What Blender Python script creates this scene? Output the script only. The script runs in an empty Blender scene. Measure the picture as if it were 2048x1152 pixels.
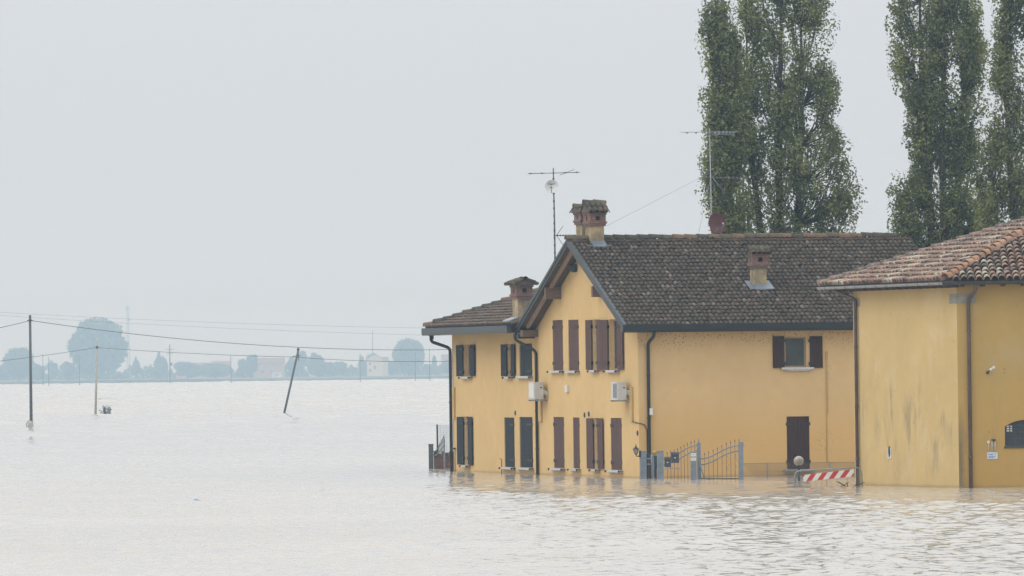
import bpy, math, random
import numpy as np
from mathutils import Matrix, Vector
R = math.radians
random.seed(7)
rng = np.random.default_rng(11)
scene = bpy.context.scene
COL = scene.collection

# ------------------------------------------------------------------ camera
# telephoto view from an embankment 3.65 m above the flood, 15000 px focal length on a 2048 px frame, slight roll
H = 3.65
F = 15000.0
ROLL = 0.013
PITCH = math.atan(162.9 / F)
fw = Vector((0, math.cos(PITCH), math.sin(PITCH)))
up0 = Vector((0, -math.sin(PITCH), math.cos(PITCH)))
rt0 = Vector((1, 0, 0))
c_r = rt0 * math.cos(ROLL) - up0 * math.sin(ROLL)
c_u = rt0 * math.sin(ROLL) + up0 * math.cos(ROLL)
cam_d = bpy.data.cameras.new("camera")
cam = bpy.data.objects.new("camera", cam_d)
COL.objects.link(cam)
cam.matrix_world = Matrix(((c_r.x, c_u.x, -fw.x, 0), (c_r.y, c_u.y, -fw.y, 0), (c_r.z, c_u.z, -fw.z, H), (0, 0, 0, 1)))
cam_d.sensor_width = 36.0
cam_d.lens = F / 2048 * 36.0
cam_d.clip_start = 1.0
cam_d.clip_end = 20000.0
scene.camera = cam

# ------------------------------------------------------------------ world, sun, exposure
SUN_EL, SUN_AZ = R(48), R(-112)          # azimuth from +Y (away from camera) towards +X: soft light from the left
sun_dir = Vector((math.sin(SUN_AZ) * math.cos(SUN_EL), math.cos(SUN_AZ) * math.cos(SUN_EL), math.sin(SUN_EL)))
w = bpy.data.worlds.new("World")
scene.world = w
w.use_nodes = True
nt = w.node_tree
nt.nodes.clear()
n_out = nt.nodes.new("ShaderNodeOutputWorld")
n_bg = nt.nodes.new("ShaderNodeBackground")
n_bg.inputs["Strength"].default_value = 0.1
n_sky = nt.nodes.new("ShaderNodeTexSky")
n_sky.sky_type = 'NISHITA'
n_sky.sun_disc = False
n_sky.sun_elevation = SUN_EL
n_sky.sun_rotation = SUN_AZ
n_sky.dust_density = 4.0
n_hs = nt.nodes.new("ShaderNodeHueSaturation")
n_hs.inputs["Saturation"].default_value = 0.35
nt.links.new(n_sky.outputs[0], n_hs.inputs["Color"])
# overcast layer: luminance rises gently and evenly towards the zenith (CIE overcast sky)
n_tc = nt.nodes.new("ShaderNodeTexCoord")
n_sx = nt.nodes.new("ShaderNodeSeparateXYZ")
nt.links.new(n_tc.outputs["Generated"], n_sx.inputs[0])
n_mr = nt.nodes.new("ShaderNodeMapRange")
n_mr.inputs["From Min"].default_value = 0.0
n_mr.inputs["From Max"].default_value = 1.0
n_mr.inputs["To Min"].default_value = 7.05
n_mr.inputs["To Max"].default_value = 20.5
nt.links.new(n_sx.outputs["Z"], n_mr.inputs["Value"])
n_oc = nt.nodes.new("ShaderNodeVectorMath")
n_oc.operation = 'SCALE'
n_oc.inputs[0].default_value = (0.953, 1.004, 1.066)
nt.links.new(n_mr.outputs[0], n_oc.inputs["Scale"])
n_mx = nt.nodes.new("ShaderNodeMixRGB")
n_mx.inputs[0].default_value = 0.9
nt.links.new(n_hs.outputs[0], n_mx.inputs[1])
nt.links.new(n_oc.outputs[0], n_mx.inputs[2])
nt.links.new(n_mx.outputs[0], n_bg.inputs["Color"])
nt.links.new(n_bg.outputs[0], n_out.inputs["Surface"])

sd = bpy.data.lights.new("sun", 'SUN')
sd.energy = 0.75
sd.angle = R(40)
sd.color = (1.0, 0.96, 0.89)
sun = bpy.data.objects.new("sun", sd)
COL.objects.link(sun)
sun.rotation_euler = (-sun_dir).to_track_quat('-Z', 'Y').to_euler()

scene.view_settings.view_transform = 'Standard'
scene.view_settings.look = 'None'
scene.view_settings.gamma = 1.0
scene.view_settings.exposure = 0.0
scene.view_settings.use_curve_mapping = False
scene.render.engine = 'CYCLES'
cy = scene.cycles
cy.use_denoising = True
cy.max_bounces = 6
cy.diffuse_bounces = 3
cy.glossy_bounces = 3
cy.transmission_bounces = 4
cy.volume_bounces = 1
cy.caustics_reflective = False
cy.caustics_refractive = False
cy.sample_clamp_indirect = 6.0

# ------------------------------------------------------------------ photograph survey -> metres
def ray(u, v):
    a, b = u - 1024.0, 576.0 - v
    return (c_r * a + c_u * b + fw * F).normalized()
def on_plane(u, v, p, n):
    d = ray(u, v)
    o = Vector((0, 0, H))
    return o + d * ((Vector(p) - o).dot(n) / d.dot(n))
def ground(u, v, z=0.0):
    return on_plane(u, v, (0, 0, z), Vector((0, 0, 1)))
def depth(u, v, Y):
    return on_plane(u, v, (0, Y, 0), Vector((0, 1, 0)))

# ------------------------------------------------------------------ mesh helpers
class MB:
    def __init__(s):
        s.v, s.f, s.m, s.s, s.t = [], [], [], [], []
        s.tint = 0.5
    def add(s, vs, fs, m=0, smooth=False):
        b = len(s.v)
        s.v += [tuple(p) for p in vs]
        s.t += [s.tint] * len(vs)
        for f in fs:
            s.f.append(tuple(i + b for i in f))
            s.m.append(m)
            s.s.append(smooth)
        return s
    def quad(s, a, b, c, d, m=0):
        return s.add([a, b, c, d], [(0, 1, 2, 3)], m)
    def box(s, x0, y0, z0, x1, y1, z1, m=0, M=None):
        vs = [Vector(p) for p in ((x0, y0, z0), (x1, y0, z0), (x1, y1, z0), (x0, y1, z0), (x0, y0, z1), (x1, y0, z1), (x1, y1, z1), (x0, y1, z1))]
        if M is not None:
            vs = [M @ p for p in vs]
        return s.add(vs, [(0, 3, 2, 1), (4, 5, 6, 7), (0, 1, 5, 4), (1, 2, 6, 5), (2, 3, 7, 6), (3, 0, 4, 7)], m)
    def tube(s, pts, r, n=6, m=0, smooth=True, cap=True):
        pts = [Vector(p) for p in pts]
        rs = r if isinstance(r, (list, tuple)) else [r] * len(pts)
        vs, fs = [], []
        prev = None
        for i, p in enumerate(pts):
            d = (pts[min(i + 1, len(pts) - 1)] - pts[max(i - 1, 0)]).normalized()
            if prev is None:
                a = d.orthogonal().normalized()
            else:
                a = (prev - d * prev.dot(d)).normalized()
            prev = a
            b = d.cross(a)
            for k in range(n):
                t = 2 * math.pi * k / n
                vs.append(p + (a * math.cos(t) + b * math.sin(t)) * rs[i])
        for i in range(len(pts) - 1):
            for k in range(n):
                fs.append((i * n + k, i * n + (k + 1) % n, (i + 1) * n + (k + 1) % n, (i + 1) * n + k))
        if cap:
            fs.append(tuple(range(n - 1, -1, -1)))
            fs.append(tuple(range((len(pts) - 1) * n, len(pts) * n)))
        return s.add(vs, fs, m, smooth)
    def prism(s, poly, fn, a, b, m=0):
        """poly: 2D outline; fn(p, q, t) -> 3D; extruded between t=a and t=b"""
        n = len(poly)
        vs = [fn(p, q, a) for p, q in poly] + [fn(p, q, b) for p, q in poly]
        fs = [tuple(range(n - 1, -1, -1)), tuple(range(n, 2 * n))]
        fs += [(i, (i + 1) % n, n + (i + 1) % n, n + i) for i in range(n)]
        return s.add(vs, fs, m)
    def lathe(s, prof, n=16, m=0, M=None, smooth=True):
        vs, fs = [], []
        for r, z in prof:
            for k in range(n):
                t = 2 * math.pi * k / n
                p = Vector((r * math.cos(t), r * math.sin(t), z))
                vs.append(M @ p if M is not None else p)
        for i in range(len(prof) - 1):
            for k in range(n):
                fs.append((i * n + k, i * n + (k + 1) % n, (i + 1) * n + (k + 1) % n, (i + 1) * n + k))
        return s.add(vs, fs, m, smooth)
    def build(s, name, mats, parent=None, tint=False):
        me = bpy.data.meshes.new(name)
        me.from_pydata(s.v, [], s.f)
        for mm in (mats if isinstance(mats, (list, tuple)) else [mats]):
            me.materials.append(mm)
        me.polygons.foreach_set("material_index", s.m)
        me.polygons.foreach_set("use_smooth", s.s)
        if tint:
            at = me.attributes.new("tint", 'FLOAT', 'POINT')
            at.data.foreach_set("value", s.t)
        me.update()
        return link(name, me, parent)

def fast_mesh(name, V, Q, mat, tint=None, smooth=None):
    me = bpy.data.meshes.new(name)
    me.vertices.add(len(V))
    me.vertices.foreach_set("co", np.asarray(V, dtype=np.float32).ravel())
    me.loops.add(Q.size)
    me.loops.foreach_set("vertex_index", Q.astype(np.int32).ravel())
    me.polygons.add(len(Q))
    me.polygons.foreach_set("loop_start", np.arange(0, Q.size, Q.shape[1], dtype=np.int32))
    me.polygons.foreach_set("loop_total", np.full(len(Q), Q.shape[1], dtype=np.int32))
    if smooth is not None:
        me.polygons.foreach_set("use_smooth", smooth)
    if tint is not None:
        at = me.attributes.new("tint", 'FLOAT', 'POINT')
        at.data.foreach_set("value", np.asarray(tint, dtype=np.float32))
    me.materials.append(mat)
    me.update(calc_edges=True)
    return me


def link(name, me, parent=None):
    o = bpy.data.objects.new(name, me)
    COL.objects.link(o)
    if parent is not None:
        o.parent = parent
    return o
def tag(o, label=None, cat=None, group=None, kind=None):
    if label: o['label'] = label
    if cat: o['category'] = cat
    if group: o['group'] = group
    if kind: o['kind'] = kind
    return o
def thing(name, label, cat, M, group=None):
    o = bpy.data.objects.new(name, None)
    COL.objects.link(o)
    o.empty_display_size = 0.3
    o.matrix_world = M if isinstance(M, Matrix) else Matrix.Translation(Vector(M))
    return tag(o, label, cat, group)

# ------------------------------------------------------------------ materials
def new_mat(name):
    m = bpy.data.materials.new(name)
    m.use_nodes = True
    t = m.node_tree
    t.nodes.clear()
    o = t.nodes.new("ShaderNodeOutputMaterial")
    b = t.nodes.new("ShaderNodeBsdfPrincipled")
    t.links.new(b.outputs[0], o.inputs["Surface"])
    return m, t, b
def N(t, typ, **kw):
    n = t.nodes.new(typ)
    for k, v in kw.items():
        setattr(n, k, v)
    return n
def noise(t, scale, detail=4, rough=0.55, vec=None, dist=0.0):
    n = N(t, "ShaderNodeTexNoise")
    n.inputs["Scale"].default_value = scale
    n.inputs["Detail"].default_value = detail
    n.inputs["Roughness"].default_value = rough
    n.inputs["Distortion"].default_value = dist
    if vec is not None:
        t.links.new(vec, n.inputs["Vector"])
    return n
def coords(t, scale=(1, 1, 1), which="Object"):
    c = N(t, "ShaderNodeTexCoord")
    mp = N(t, "ShaderNodeMapping")
    mp.inputs["Scale"].default_value = scale
    t.links.new(c.outputs[which], mp.inputs["Vector"])
    return mp.outputs[0]
def ramp(t, fac, stops):
    r = N(t, "ShaderNodeValToRGB")
    el = r.color_ramp.elements
    el[0].position, el[0].color = stops[0][0], (*stops[0][1], 1)
    el[1].position, el[1].color = stops[-1][0], (*stops[-1][1], 1)
    for p, c in stops[1:-1]:
        e = el.new(p)
        e.color = (*c, 1)
    t.links.new(fac, r.inputs[0])
    return r
def fac_ramp(t, fac, a, b):
    n = N(t, "ShaderNodeMapRange")
    n.inputs["From Min"].default_value = a
    n.inputs["From Max"].default_value = b
    t.links.new(fac, n.inputs["Value"])
    return n.outputs[0]
def mix(t, fac, c1, c2, mode='MIX'):
    n = N(t, "ShaderNodeMixRGB", blend_type=mode)
    for i, c in ((0, fac), (1, c1), (2, c2)):
        if isinstance(c, (int, float)):
            n.inputs[i].default_value = c
        elif isinstance(c, tuple):
            n.inputs[i].default_value = (*c, 1)
        else:
            t.links.new(c, n.inputs[i])
    return n.outputs[0]
def math_(t, op, a, b=None):
    n = N(t, "ShaderNodeMath", operation=op)
    for i, c in ((0, a), (1, b)):
        if c is None: continue
        if isinstance(c, (int, float)):
            n.inputs[i].default_value = c
        else:
            t.links.new(c, n.inputs[i])
    return n.outputs[0]
def bump(t, b, h, strength=0.3, dist=0.01):
    n = N(t, "ShaderNodeBump")
    n.inputs["Strength"].default_value = strength
    n.inputs["Distance"].default_value = dist
    t.links.new(h, n.inputs["Height"])
    t.links.new(n.outputs[0], b.inputs["Normal"])
def simple(name, col, rough=0.6, var=0.25, scale=6.0, metal=0.0, spec=0.4):
    """a base colour broken up by two noises (grain and blotches of wear)"""
    m, t, b = new_mat(name)
    v = coords(t)
    n1 = noise(t, scale, 5, 0.6, v)
    n2 = noise(t, scale * 7, 3, 0.6, v)
    dark = tuple(c * (1 - var) for c in col)
    light = tuple(min(1, c * (1 + var)) for c in col)
    f = math_(t, 'MULTIPLY_ADD', n2.outputs[0], 0.4)
    f.node.inputs[2].default_value = -0.2
    f2 = math_(t, 'ADD', n1.outputs[0], f)
    c = ramp(t, f2, [(0.3, dark), (0.7, light)])
    t.links.new(c.outputs[0], b.inputs["Base Color"])
    b.inputs["Roughness"].default_value = rough
    b.inputs["Metallic"].default_value = metal
    b.inputs["Specular IOR Level"].default_value = spec
    return m

def plaster(name, base, spots=0.0, streaks=0.0, patch=None, damp=None, eave_mould=None, quoin=False):
    m, t, b = new_mat(name)
    v = coords(t)
    big = noise(t, 0.45, 4, 0.55, v)
    med = noise(t, 2.6, 5, 0.6, v)
    fine = noise(t, 38, 3, 0.6, v)
    c = mix(t, fac_ramp(t, big.outputs[0], 0.3, 0.7), tuple(x * 0.93 for x in base), tuple(x * 1.05 for x in base))
    c = mix(t, fac_ramp(t, med.outputs[0], 0.3, 0.8), c, mix(t, 1.0, c, (0.93, 0.92, 0.88), 'MULTIPLY'))
    c = mix(t, fac_ramp(t, fine.outputs[0], 0.2, 0.8), mix(t, 1.0, c, (0.95, 0.95, 0.95), 'MULTIPLY'), c)
    sep = N(t, "ShaderNodeSeparateXYZ")
    t.links.new(v, sep.inputs[0])
    z = sep.outputs["Z"]
    if patch:                                # faded / repainted areas
        pn = noise(t, 0.7, 6, 0.62, v, 0.6)
        c = mix(t, math_(t, 'MULTIPLY', fac_ramp(t, pn.outputs[0], 0.52, 0.66), 0.6), c, patch)
    if damp:                                 # damp, deeper coloured lower band with a wandering edge
        col, z0, z1 = damp
        dn = noise(t, 0.8, 5, 0.6, v)
        zz = math_(t, 'ADD', z, math_(t, 'MULTIPLY', math_(t, 'SUBTRACT', dn.outputs[0], 0.5), 0.9))
        f = fac_ramp(t, zz, z0, z1)
        c = mix(t, f, mix(t, 0.55, c, col), c)
    if streaks:                              # run-off streaks
        sv = coords(t, (1.5, 1.5, 0.42))
        sn = noise(t, 1.0, 8, 0.7, sv, 0.5)
        lim = noise(t, 0.5, 2, 0.5, v)
        f = math_(t, 'MULTIPLY', fac_ramp(t, sn.outputs[0], 0.5, 0.7), fac_ramp(t, lim.outputs[0], 0.42, 0.58))
        zb = math_(t, 'MULTIPLY', fac_ramp(t, z, -0.1, 0.5), fac_ramp(t, z, 3.9, 2.9))
        c = mix(t, math_(t, 'MULTIPLY', math_(t, 'MULTIPLY', f, zb), streaks), c, (0.18, 0.16, 0.115))
    if spots:                                # small chips and mould specks
        vo = N(t, "ShaderNodeTexVoronoi")
        vo.inputs["Scale"].default_value = 2.4
        t.links.new(v, vo.inputs["Vector"])
        f = fac_ramp(t, vo.outputs["Distance"], 0.085, 0.04)
        c = mix(t, math_(t, 'MULTIPLY', f, spots), c, (0.14, 0.10, 0.05))
    if eave_mould:                           # black mould dots along the top of the wall
        z0, z1 = eave_mould
        vo = N(t, "ShaderNodeTexVoronoi")
        vo.inputs["Scale"].default_value = 11.0
        t.links.new(v, vo.inputs["Vector"])
        lim = noise(t, 0.5, 2, 0.5, v)
        near = math_(t, 'ADD', fac_ramp(t, z, z0, z1), fac_ramp(t, lim.outputs[0], 0.35, 0.7))
        f = math_(t, 'MULTIPLY', fac_ramp(t, vo.outputs["Distance"], 0.3, 0.2), fac_ramp(t, near, 0.7, 1.3))
        c = mix(t, math_(t, 'MULTIPLY', f, 0.65), c, (0.07, 0.05, 0.025))
    if quoin:
        qn = noise(t, 3.0, 5, 0.6, v)
        f = math_(t, 'MULTIPLY', fac_ramp(t, math_(t, 'ADD', sep.outputs["X"], math_(t, 'MULTIPLY', qn.outputs[0], 0.25)), 0.36, 0.2), fac_ramp(t, z, 2.6, 1.2))
        c = mix(t, math_(t, 'MULTIPLY', f, 0.75), c, (0.13, 0.11, 0.075))
    # waterline tide mark
    tn = noise(t, 2.0, 4, 0.6, v)
    f = fac_ramp(t, math_(t, 'ADD', z, math_(t, 'MULTIPLY', tn.outputs[0], 0.12)), 0.16, 0.07)
    c = mix(t, math_(t, 'MULTIPLY', f, 0.55), c, (0.26, 0.19, 0.1))
    t.links.new(c, b.inputs["Base Color"])
    b.inputs["Roughness"].default_value = 0.92
    b.inputs["Specular IOR Level"].default_value = 0.15
    bump(t, b, fine.outputs[0], 0.25, 0.01)
    return m

def tile_mat(name, stops, lichen, amt):
    m, t, b = new_mat(name)
    a = N(t, "ShaderNodeAttribute", attribute_name="tint")
    c = ramp(t, a.outputs["Fac"], stops)
    c.color_ramp.interpolation = 'LINEAR'
    v = coords(t, which="Object")
    n1 = noise(t, 9, 5, 0.65, v)
    n2 = noise(t, 45, 3, 0.6, v)
    col = mix(t, fac_ramp(t, n2.outputs[0], 0.25, 0.75), mix(t, 1.0, c.outputs[0], (0.72, 0.72, 0.72), 'MULTIPLY'), c.outputs[0])
    col = mix(t, math_(t, 'MULTIPLY', fac_ramp(t, n1.outputs[0], 0.52, 0.68), amt), col, lichen)
    t.links.new(col, b.inputs["Base Color"])
    b.inputs["Roughness"].default_value = 0.9
    b.inputs["Specular IOR Level"].default_value = 0.2
    bump(t, b, n2.outputs[0], 0.3, 0.01)
    return m

def wood_mat(name, col, var=0.35, scl=(2, 2, 2)):
    m, t, b = new_mat(name)
    v = coords(t, scl)
    n1 = noise(t, 2.0, 6, 0.65, v)
    n2 = noise(t, 14, 4, 0.6, v)
    f = math_(t, 'ADD', math_(t, 'MULTIPLY', n1.outputs[0], 0.6), math_(t, 'MULTIPLY', n2.outputs[0], 0.4))
    c = ramp(t, f, [(0.3, tuple(x * (1 - var) for x in col)), (0.72, tuple(min(1, x * (1 + var)) for x in col))])
    t.links.new(c.outputs[0], b.inputs["Base Color"])
    b.inputs["Roughness"].default_value = 0.75
    b.inputs["Specular IOR Level"].default_value = 0.25
    bump(t, b, n2.outputs[0], 0.2, 0.005)
    return m

def leaf_mat(name, stops, trans=0.25):
    m, t, b = new_mat(name)
    a = N(t, "ShaderNodeAttribute", attribute_name="tint")
    c = ramp(t, a.outputs["Fac"], stops)
    out = [n for n in t.nodes if n.type == 'OUTPUT_MATERIAL'][0]
    tr = N(t, "ShaderNodeBsdfTranslucent")
    tc = mix(t, 1.0, c.outputs[0], (1.1, 1.25, 0.6), 'MULTIPLY')
    t.links.new(c.outputs[0], b.inputs["Base Color"])
    t.links.new(tc, tr.inputs["Color"])
    b.inputs["Roughness"].default_value = 0.55
    b.inputs["Specular IOR Level"].default_value = 0.35
    ms = N(t, "ShaderNodeMixShader")
    ms.inputs[0].default_value = trans
    t.links.new(b.outputs[0], ms.inputs[1])
    t.links.new(tr.outputs[0], ms.inputs[2])
    t.links.new(ms.outputs[0], out.inputs["Surface"])
    return m

M_gable = plaster("yellow plaster", (0.65, 0.455, 0.215), spots=0.0)
M_long = plaster("yellow plaster, damp below", (0.66, 0.46, 0.23), damp=((0.6, 0.36, 0.115), 1.3, 2.9), eave_mould=(3.9, 4.85))
M_old = plaster("old yellow plaster", (0.58, 0.423, 0.196), spots=0.55, streaks=0.7, patch=(0.60, 0.46, 0.26))
M_old2 = plaster("old yellow plaster in shade", (0.45, 0.305, 0.105), spots=0.6, streaks=0.35, patch=(0.42, 0.31, 0.16), damp=((0.46, 0.28, 0.08), 1.5, 3.6), quoin=True)  # right wall: the shade of that side is put into a darker base
M_reveal = simple("reveal plaster", (0.68, 0.49, 0.26), 0.9, 0.12)
M_tile = tile_mat("weathered roof tile", [(0.0, (0.066, 0.051, 0.04)), (0.35, (0.097, 0.076, 0.058)), (0.62, (0.14, 0.107, 0.08)), (0.8, (0.16, 0.105, 0.08)), (0.92, (0.22, 0.185, 0.16)), (1.0, (0.3, 0.27, 0.24))], (0.11, 0.105, 0.08), 0.4)
M_ridge = tile_mat("mossy ridge tile", [(0.0, (0.07, 0.065, 0.05)), (0.6, (0.13, 0.105, 0.07)), (1.0, (0.2, 0.12, 0.085))], (0.14, 0.12, 0.045), 0.6)
M_tile2 = tile_mat("old clay roof tile", [(0.0, (0.13, 0.105, 0.095)), (0.25, (0.2, 0.145, 0.12)), (0.5, (0.29, 0.19, 0.145)), (0.75, (0.36, 0.215, 0.155)), (0.9, (0.4, 0.33, 0.24)), (1.0, (0.5, 0.44, 0.34))], (0.40, 0.36, 0.27), 0.6)
M_hip2 = tile_mat("orange hip tile", [(0.0, (0.32, 0.19, 0.12)), (0.5, (0.46, 0.25, 0.15)), (1.0, (0.5, 0.31, 0.2))], (0.3, 0.25, 0.18), 0.4)
M_under = simple("roof underlay", (0.02, 0.017, 0.015), 0.9, 0.3)
M_under2 = simple("clay channel tile", (0.1, 0.075, 0.06), 0.9, 0.3, 10)
M_soffit = wood_mat("brown soffit boards", (0.09, 0.055, 0.042), 0.3, (0.6, 6, 6))
M_beam = wood_mat("weathered beam", (0.16, 0.105, 0.075), 0.35, (1, 6, 6))
M_rafter = wood_mat("pale rafter", (0.3, 0.22, 0.16), 0.3, (6, 1, 1))  # light catching the rafter is put into this paler wood tone
M_slate = simple("slate grey painted metal", (0.042, 0.046, 0.046), 0.5, 0.18, 3)
M_gutter = simple("dark slate gutter", (0.013, 0.016, 0.017), 0.45, 0.2, 3)
M_gutterL = simple("grey slate gutter", (0.038, 0.042, 0.043), 0.45, 0.15, 3)  # annex gutter faces the light; that light is put into the paler slate
M_zinc = simple("dull zinc", (0.3, 0.31, 0.33), 0.5, 0.2, 3, 0.3)
M_pipe = simple("dark brown downpipe", (0.022, 0.02, 0.018), 0.5, 0.3, 2)
M_pipe2 = simple("brown copper downpipe", (0.105, 0.07, 0.058), 0.5, 0.3, 2)
M_brown = wood_mat("mauve brown shutter paint", (0.1, 0.053, 0.045), 0.25, (8, 8, 1))
M_brown2 = wood_mat("dark brown shutter paint", (0.045, 0.019, 0.016), 0.35, (9, 9, 1))
M_blue = wood_mat("slate blue shutter paint", (0.02, 0.023, 0.029), 0.25, (8, 8, 1))
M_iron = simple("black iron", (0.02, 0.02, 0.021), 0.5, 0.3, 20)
M_sill = simple("pale stone sill", (0.5, 0.49, 0.47), 0.7, 0.2, 9)
M_brick = None
def brick_mat():
    m, t, b = new_mat("old chimney brick")
    v = coords(t)
    sep = N(t, "ShaderNodeSeparateXYZ"); t.links.new(v, sep.inputs[0])
    cmb = N(t, "ShaderNodeCombineXYZ")
    t.links.new(math_(t, 'ADD', sep.outputs[0], sep.outputs[1]), cmb.inputs[0])
    t.links.new(sep.outputs[2], cmb.inputs[1])
    br = N(t, "ShaderNodeTexBrick")
    br.inputs["Scale"].default_value = 1.0
    br.inputs["Brick Width"].default_value = 0.24
    br.inputs["Row Height"].default_value = 0.07
    br.inputs["Mortar Size"].default_value = 0.012
    br.inputs["Color1"].default_value = (0.20, 0.085, 0.065, 1)
    br.inputs["Color2"].default_value = (0.30, 0.15, 0.11, 1)
    br.inputs["Mortar"].default_value = (0.12, 0.1, 0.09, 1)
    t.links.new(cmb.outputs[0], br.inputs["Vector"])
    n = noise(t, 8, 5, 0.6, v)
    c = mix(t, fac_ramp(t, n.outputs[0], 0.45, 0.75), br.outputs[0], (0.12, 0.09, 0.08))
    t.links.new(c, b.inputs["Base Color"])
    b.inputs["Roughness"].default_value = 0.9
    bump(t, b, br.outputs["Fac"], -0.4, 0.01)
    return m
M_brick = brick_mat()
def stack_mat():
    m, t, b = new_mat("stained chimney plaster")
    v = coords(t)
    n1 = noise(t, 2.2, 6, 0.65, coords(t, (1, 1, .6))); n2 = noise(t, 16, 4, 0.6, v)
    f = math_(t, 'ADD', math_(t, 'MULTIPLY', n1.outputs[0], .75), math_(t, 'MULTIPLY', n2.outputs[0], .25))
    c = ramp(t, f, [(0.36, (0.15, 0.12, 0.075)), (0.5, (0.3, 0.235, 0.14)), (0.62, (0.5, 0.37, 0.19))])
    t.links.new(c.outputs[0], b.inputs["Base Color"]); b.inputs["Roughness"].default_value = .9
    return m
M_stack = stack_mat()
M_lead = simple("lead flashing", (0.16, 0.175, 0.2), 0.45, 0.2, 5, 0.2)
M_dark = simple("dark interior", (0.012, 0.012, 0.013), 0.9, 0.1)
M_black = simple("black opening", (0.008, 0.008, 0.008), 0.9, 0.1)
M_frame = simple("window frame wood", (0.32, 0.24, 0.17), 0.6, 0.15)
def glass_mat(name, tint, rough=0.04):
    m, t, b = new_mat(name)
    v = coords(t)
    n = noise(t, 2.2, 4, 0.6, v)
    c = ramp(t, n.outputs[0], [(0.35, tuple(x * 0.7 for x in tint)), (0.65, tint)])
    t.links.new(c.outputs[0], b.inputs["Base Color"])
    b.inputs["Roughness"].default_value = rough
    b.inputs["IOR"].default_value = 1.5
    b.inputs["Specular IOR Level"].default_value = 0.6
    return m
M_glass = glass_mat("window glass over net curtain", (0.075, 0.095, 0.1))
M_glassd = glass_mat("dark window glass", (0.025, 0.03, 0.037))
M_curtain = simple("net curtain", (0.17, 0.19, 0.19), 0.8, 0.12, 5)
M_white = simple("white plastic", (0.62, 0.62, 0.6), 0.45, 0.08, 5)
M_whiteg = simple("grey white casing", (0.55, 0.55, 0.54), 0.45, 0.1, 5)
M_galv = simple("galvanised steel", (0.2, 0.235, 0.27), 0.45, 0.18, 6, 0.2)
M_galvd = simple("dark weathered steel", (0.09, 0.1, 0.11), 0.5, 0.2, 6, 0.2)
M_galvL = simple("light galvanised steel", (0.33, 0.36, 0.38), 0.42, 0.15, 6, 0.3)
M_steel = simple("barrier steel", (0.25, 0.27, 0.28), 0.4, 0.2, 6, 0.5)
M_ironbar = simple("rusty gate bar", (0.09, 0.068, 0.052), 0.6, 0.3, 12)
M_box = simple("dark grey mailbox paint", (0.05, 0.055, 0.066), 0.4, 0.15, 8)
M_yellow = simple("yellow lamp plastic", (0.45, 0.3, 0.03), 0.4, 0.15, 8)
M_red = simple("red reflective sheet", (0.5, 0.035, 0.035), 0.4, 0.12, 5)
M_whitesheet = simple("white reflective sheet", (0.66, 0.67, 0.63), 0.4, 0.08, 5)
M_conduit = simple("ochre conduit", (0.5, 0.34, 0.14), 0.6, 0.12, 5)
M_mast = simple("antenna aluminium", (0.26, 0.27, 0.28), 0.45, 0.2, 8, 0.4)
M_mastd = simple("rusty antenna mast", (0.1, 0.095, 0.09), 0.6, 0.4, 9, 0.2)
M_dish = simple("pale grey dish", (0.6, 0.61, 0.6), 0.5, 0.1, 5)
M_dishred = simple("brick red dish", (0.1, 0.024, 0.022), 0.5, 0.15, 4)
M_stone = simple("grey corner stone", (0.27, 0.25, 0.21), 0.85, 0.25, 6)
M_bark = wood_mat("poplar bark", (0.085, 0.075, 0.06), 0.4, (3, 3, 1))
M_leaf = leaf_mat("poplar leaves", [(0.0, (0.085, 0.096, 0.038)), (0.4, (0.165, 0.18, 0.07)), (0.75, (0.245, 0.255, 0.098)), (1.0, (0.34, 0.33, 0.13))], 0.36)
M_leaffar = leaf_mat("distant leaves", [(0.0, (0.09, 0.1, 0.07)), (1.0, (0.13, 0.14, 0.095))], 0.1)
M_polewood = wood_mat("grey treated pole", (0.085, 0.083, 0.078), 0.3, (6, 6, 0.5))
M_poleconc = simple("pale concrete pole", (0.36, 0.34, 0.29), 0.85, 0.15, 6)
M_wire = simple("black cable", (0.03, 0.03, 0.03), 0.6, 0.1)
M_farwall = simple("distant cream wall", (0.66, 0.56, 0.42), 0.9, 0.1, 0.4)
M_farpink = simple("distant pink wall", (0.52, 0.36, 0.28), 0.9, 0.1, 0.4)
M_farroof = simple("distant clay roof", (0.2, 0.11, 0.08), 0.9, 0.2, 0.4)
M_farwin = simple("distant dark window", (0.05, 0.055, 0.06), 0.5, 0.1, 0.4)
M_land = simple("flooded field grass", (0.085, 0.10, 0.05), 0.95, 0.35, 0.02)
M_bank = simple("muddy bank grass", (0.05, 0.055, 0.035), 0.95, 0.3, 0.1)
M_van = simple("white van paint", (0.75, 0.75, 0.74), 0.35, 0.05, 1)
M_blueobj = simple("blue plastic", (0.14, 0.24, 0.34), 0.4, 0.1, 8)
M_twig = simple("dark wet twigs", (0.035, 0.028, 0.02), 0.8, 0.3, 10)
M_moss = simple("mossy stone", (0.10, 0.1, 0.06), 0.9, 0.35, 8)

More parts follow.
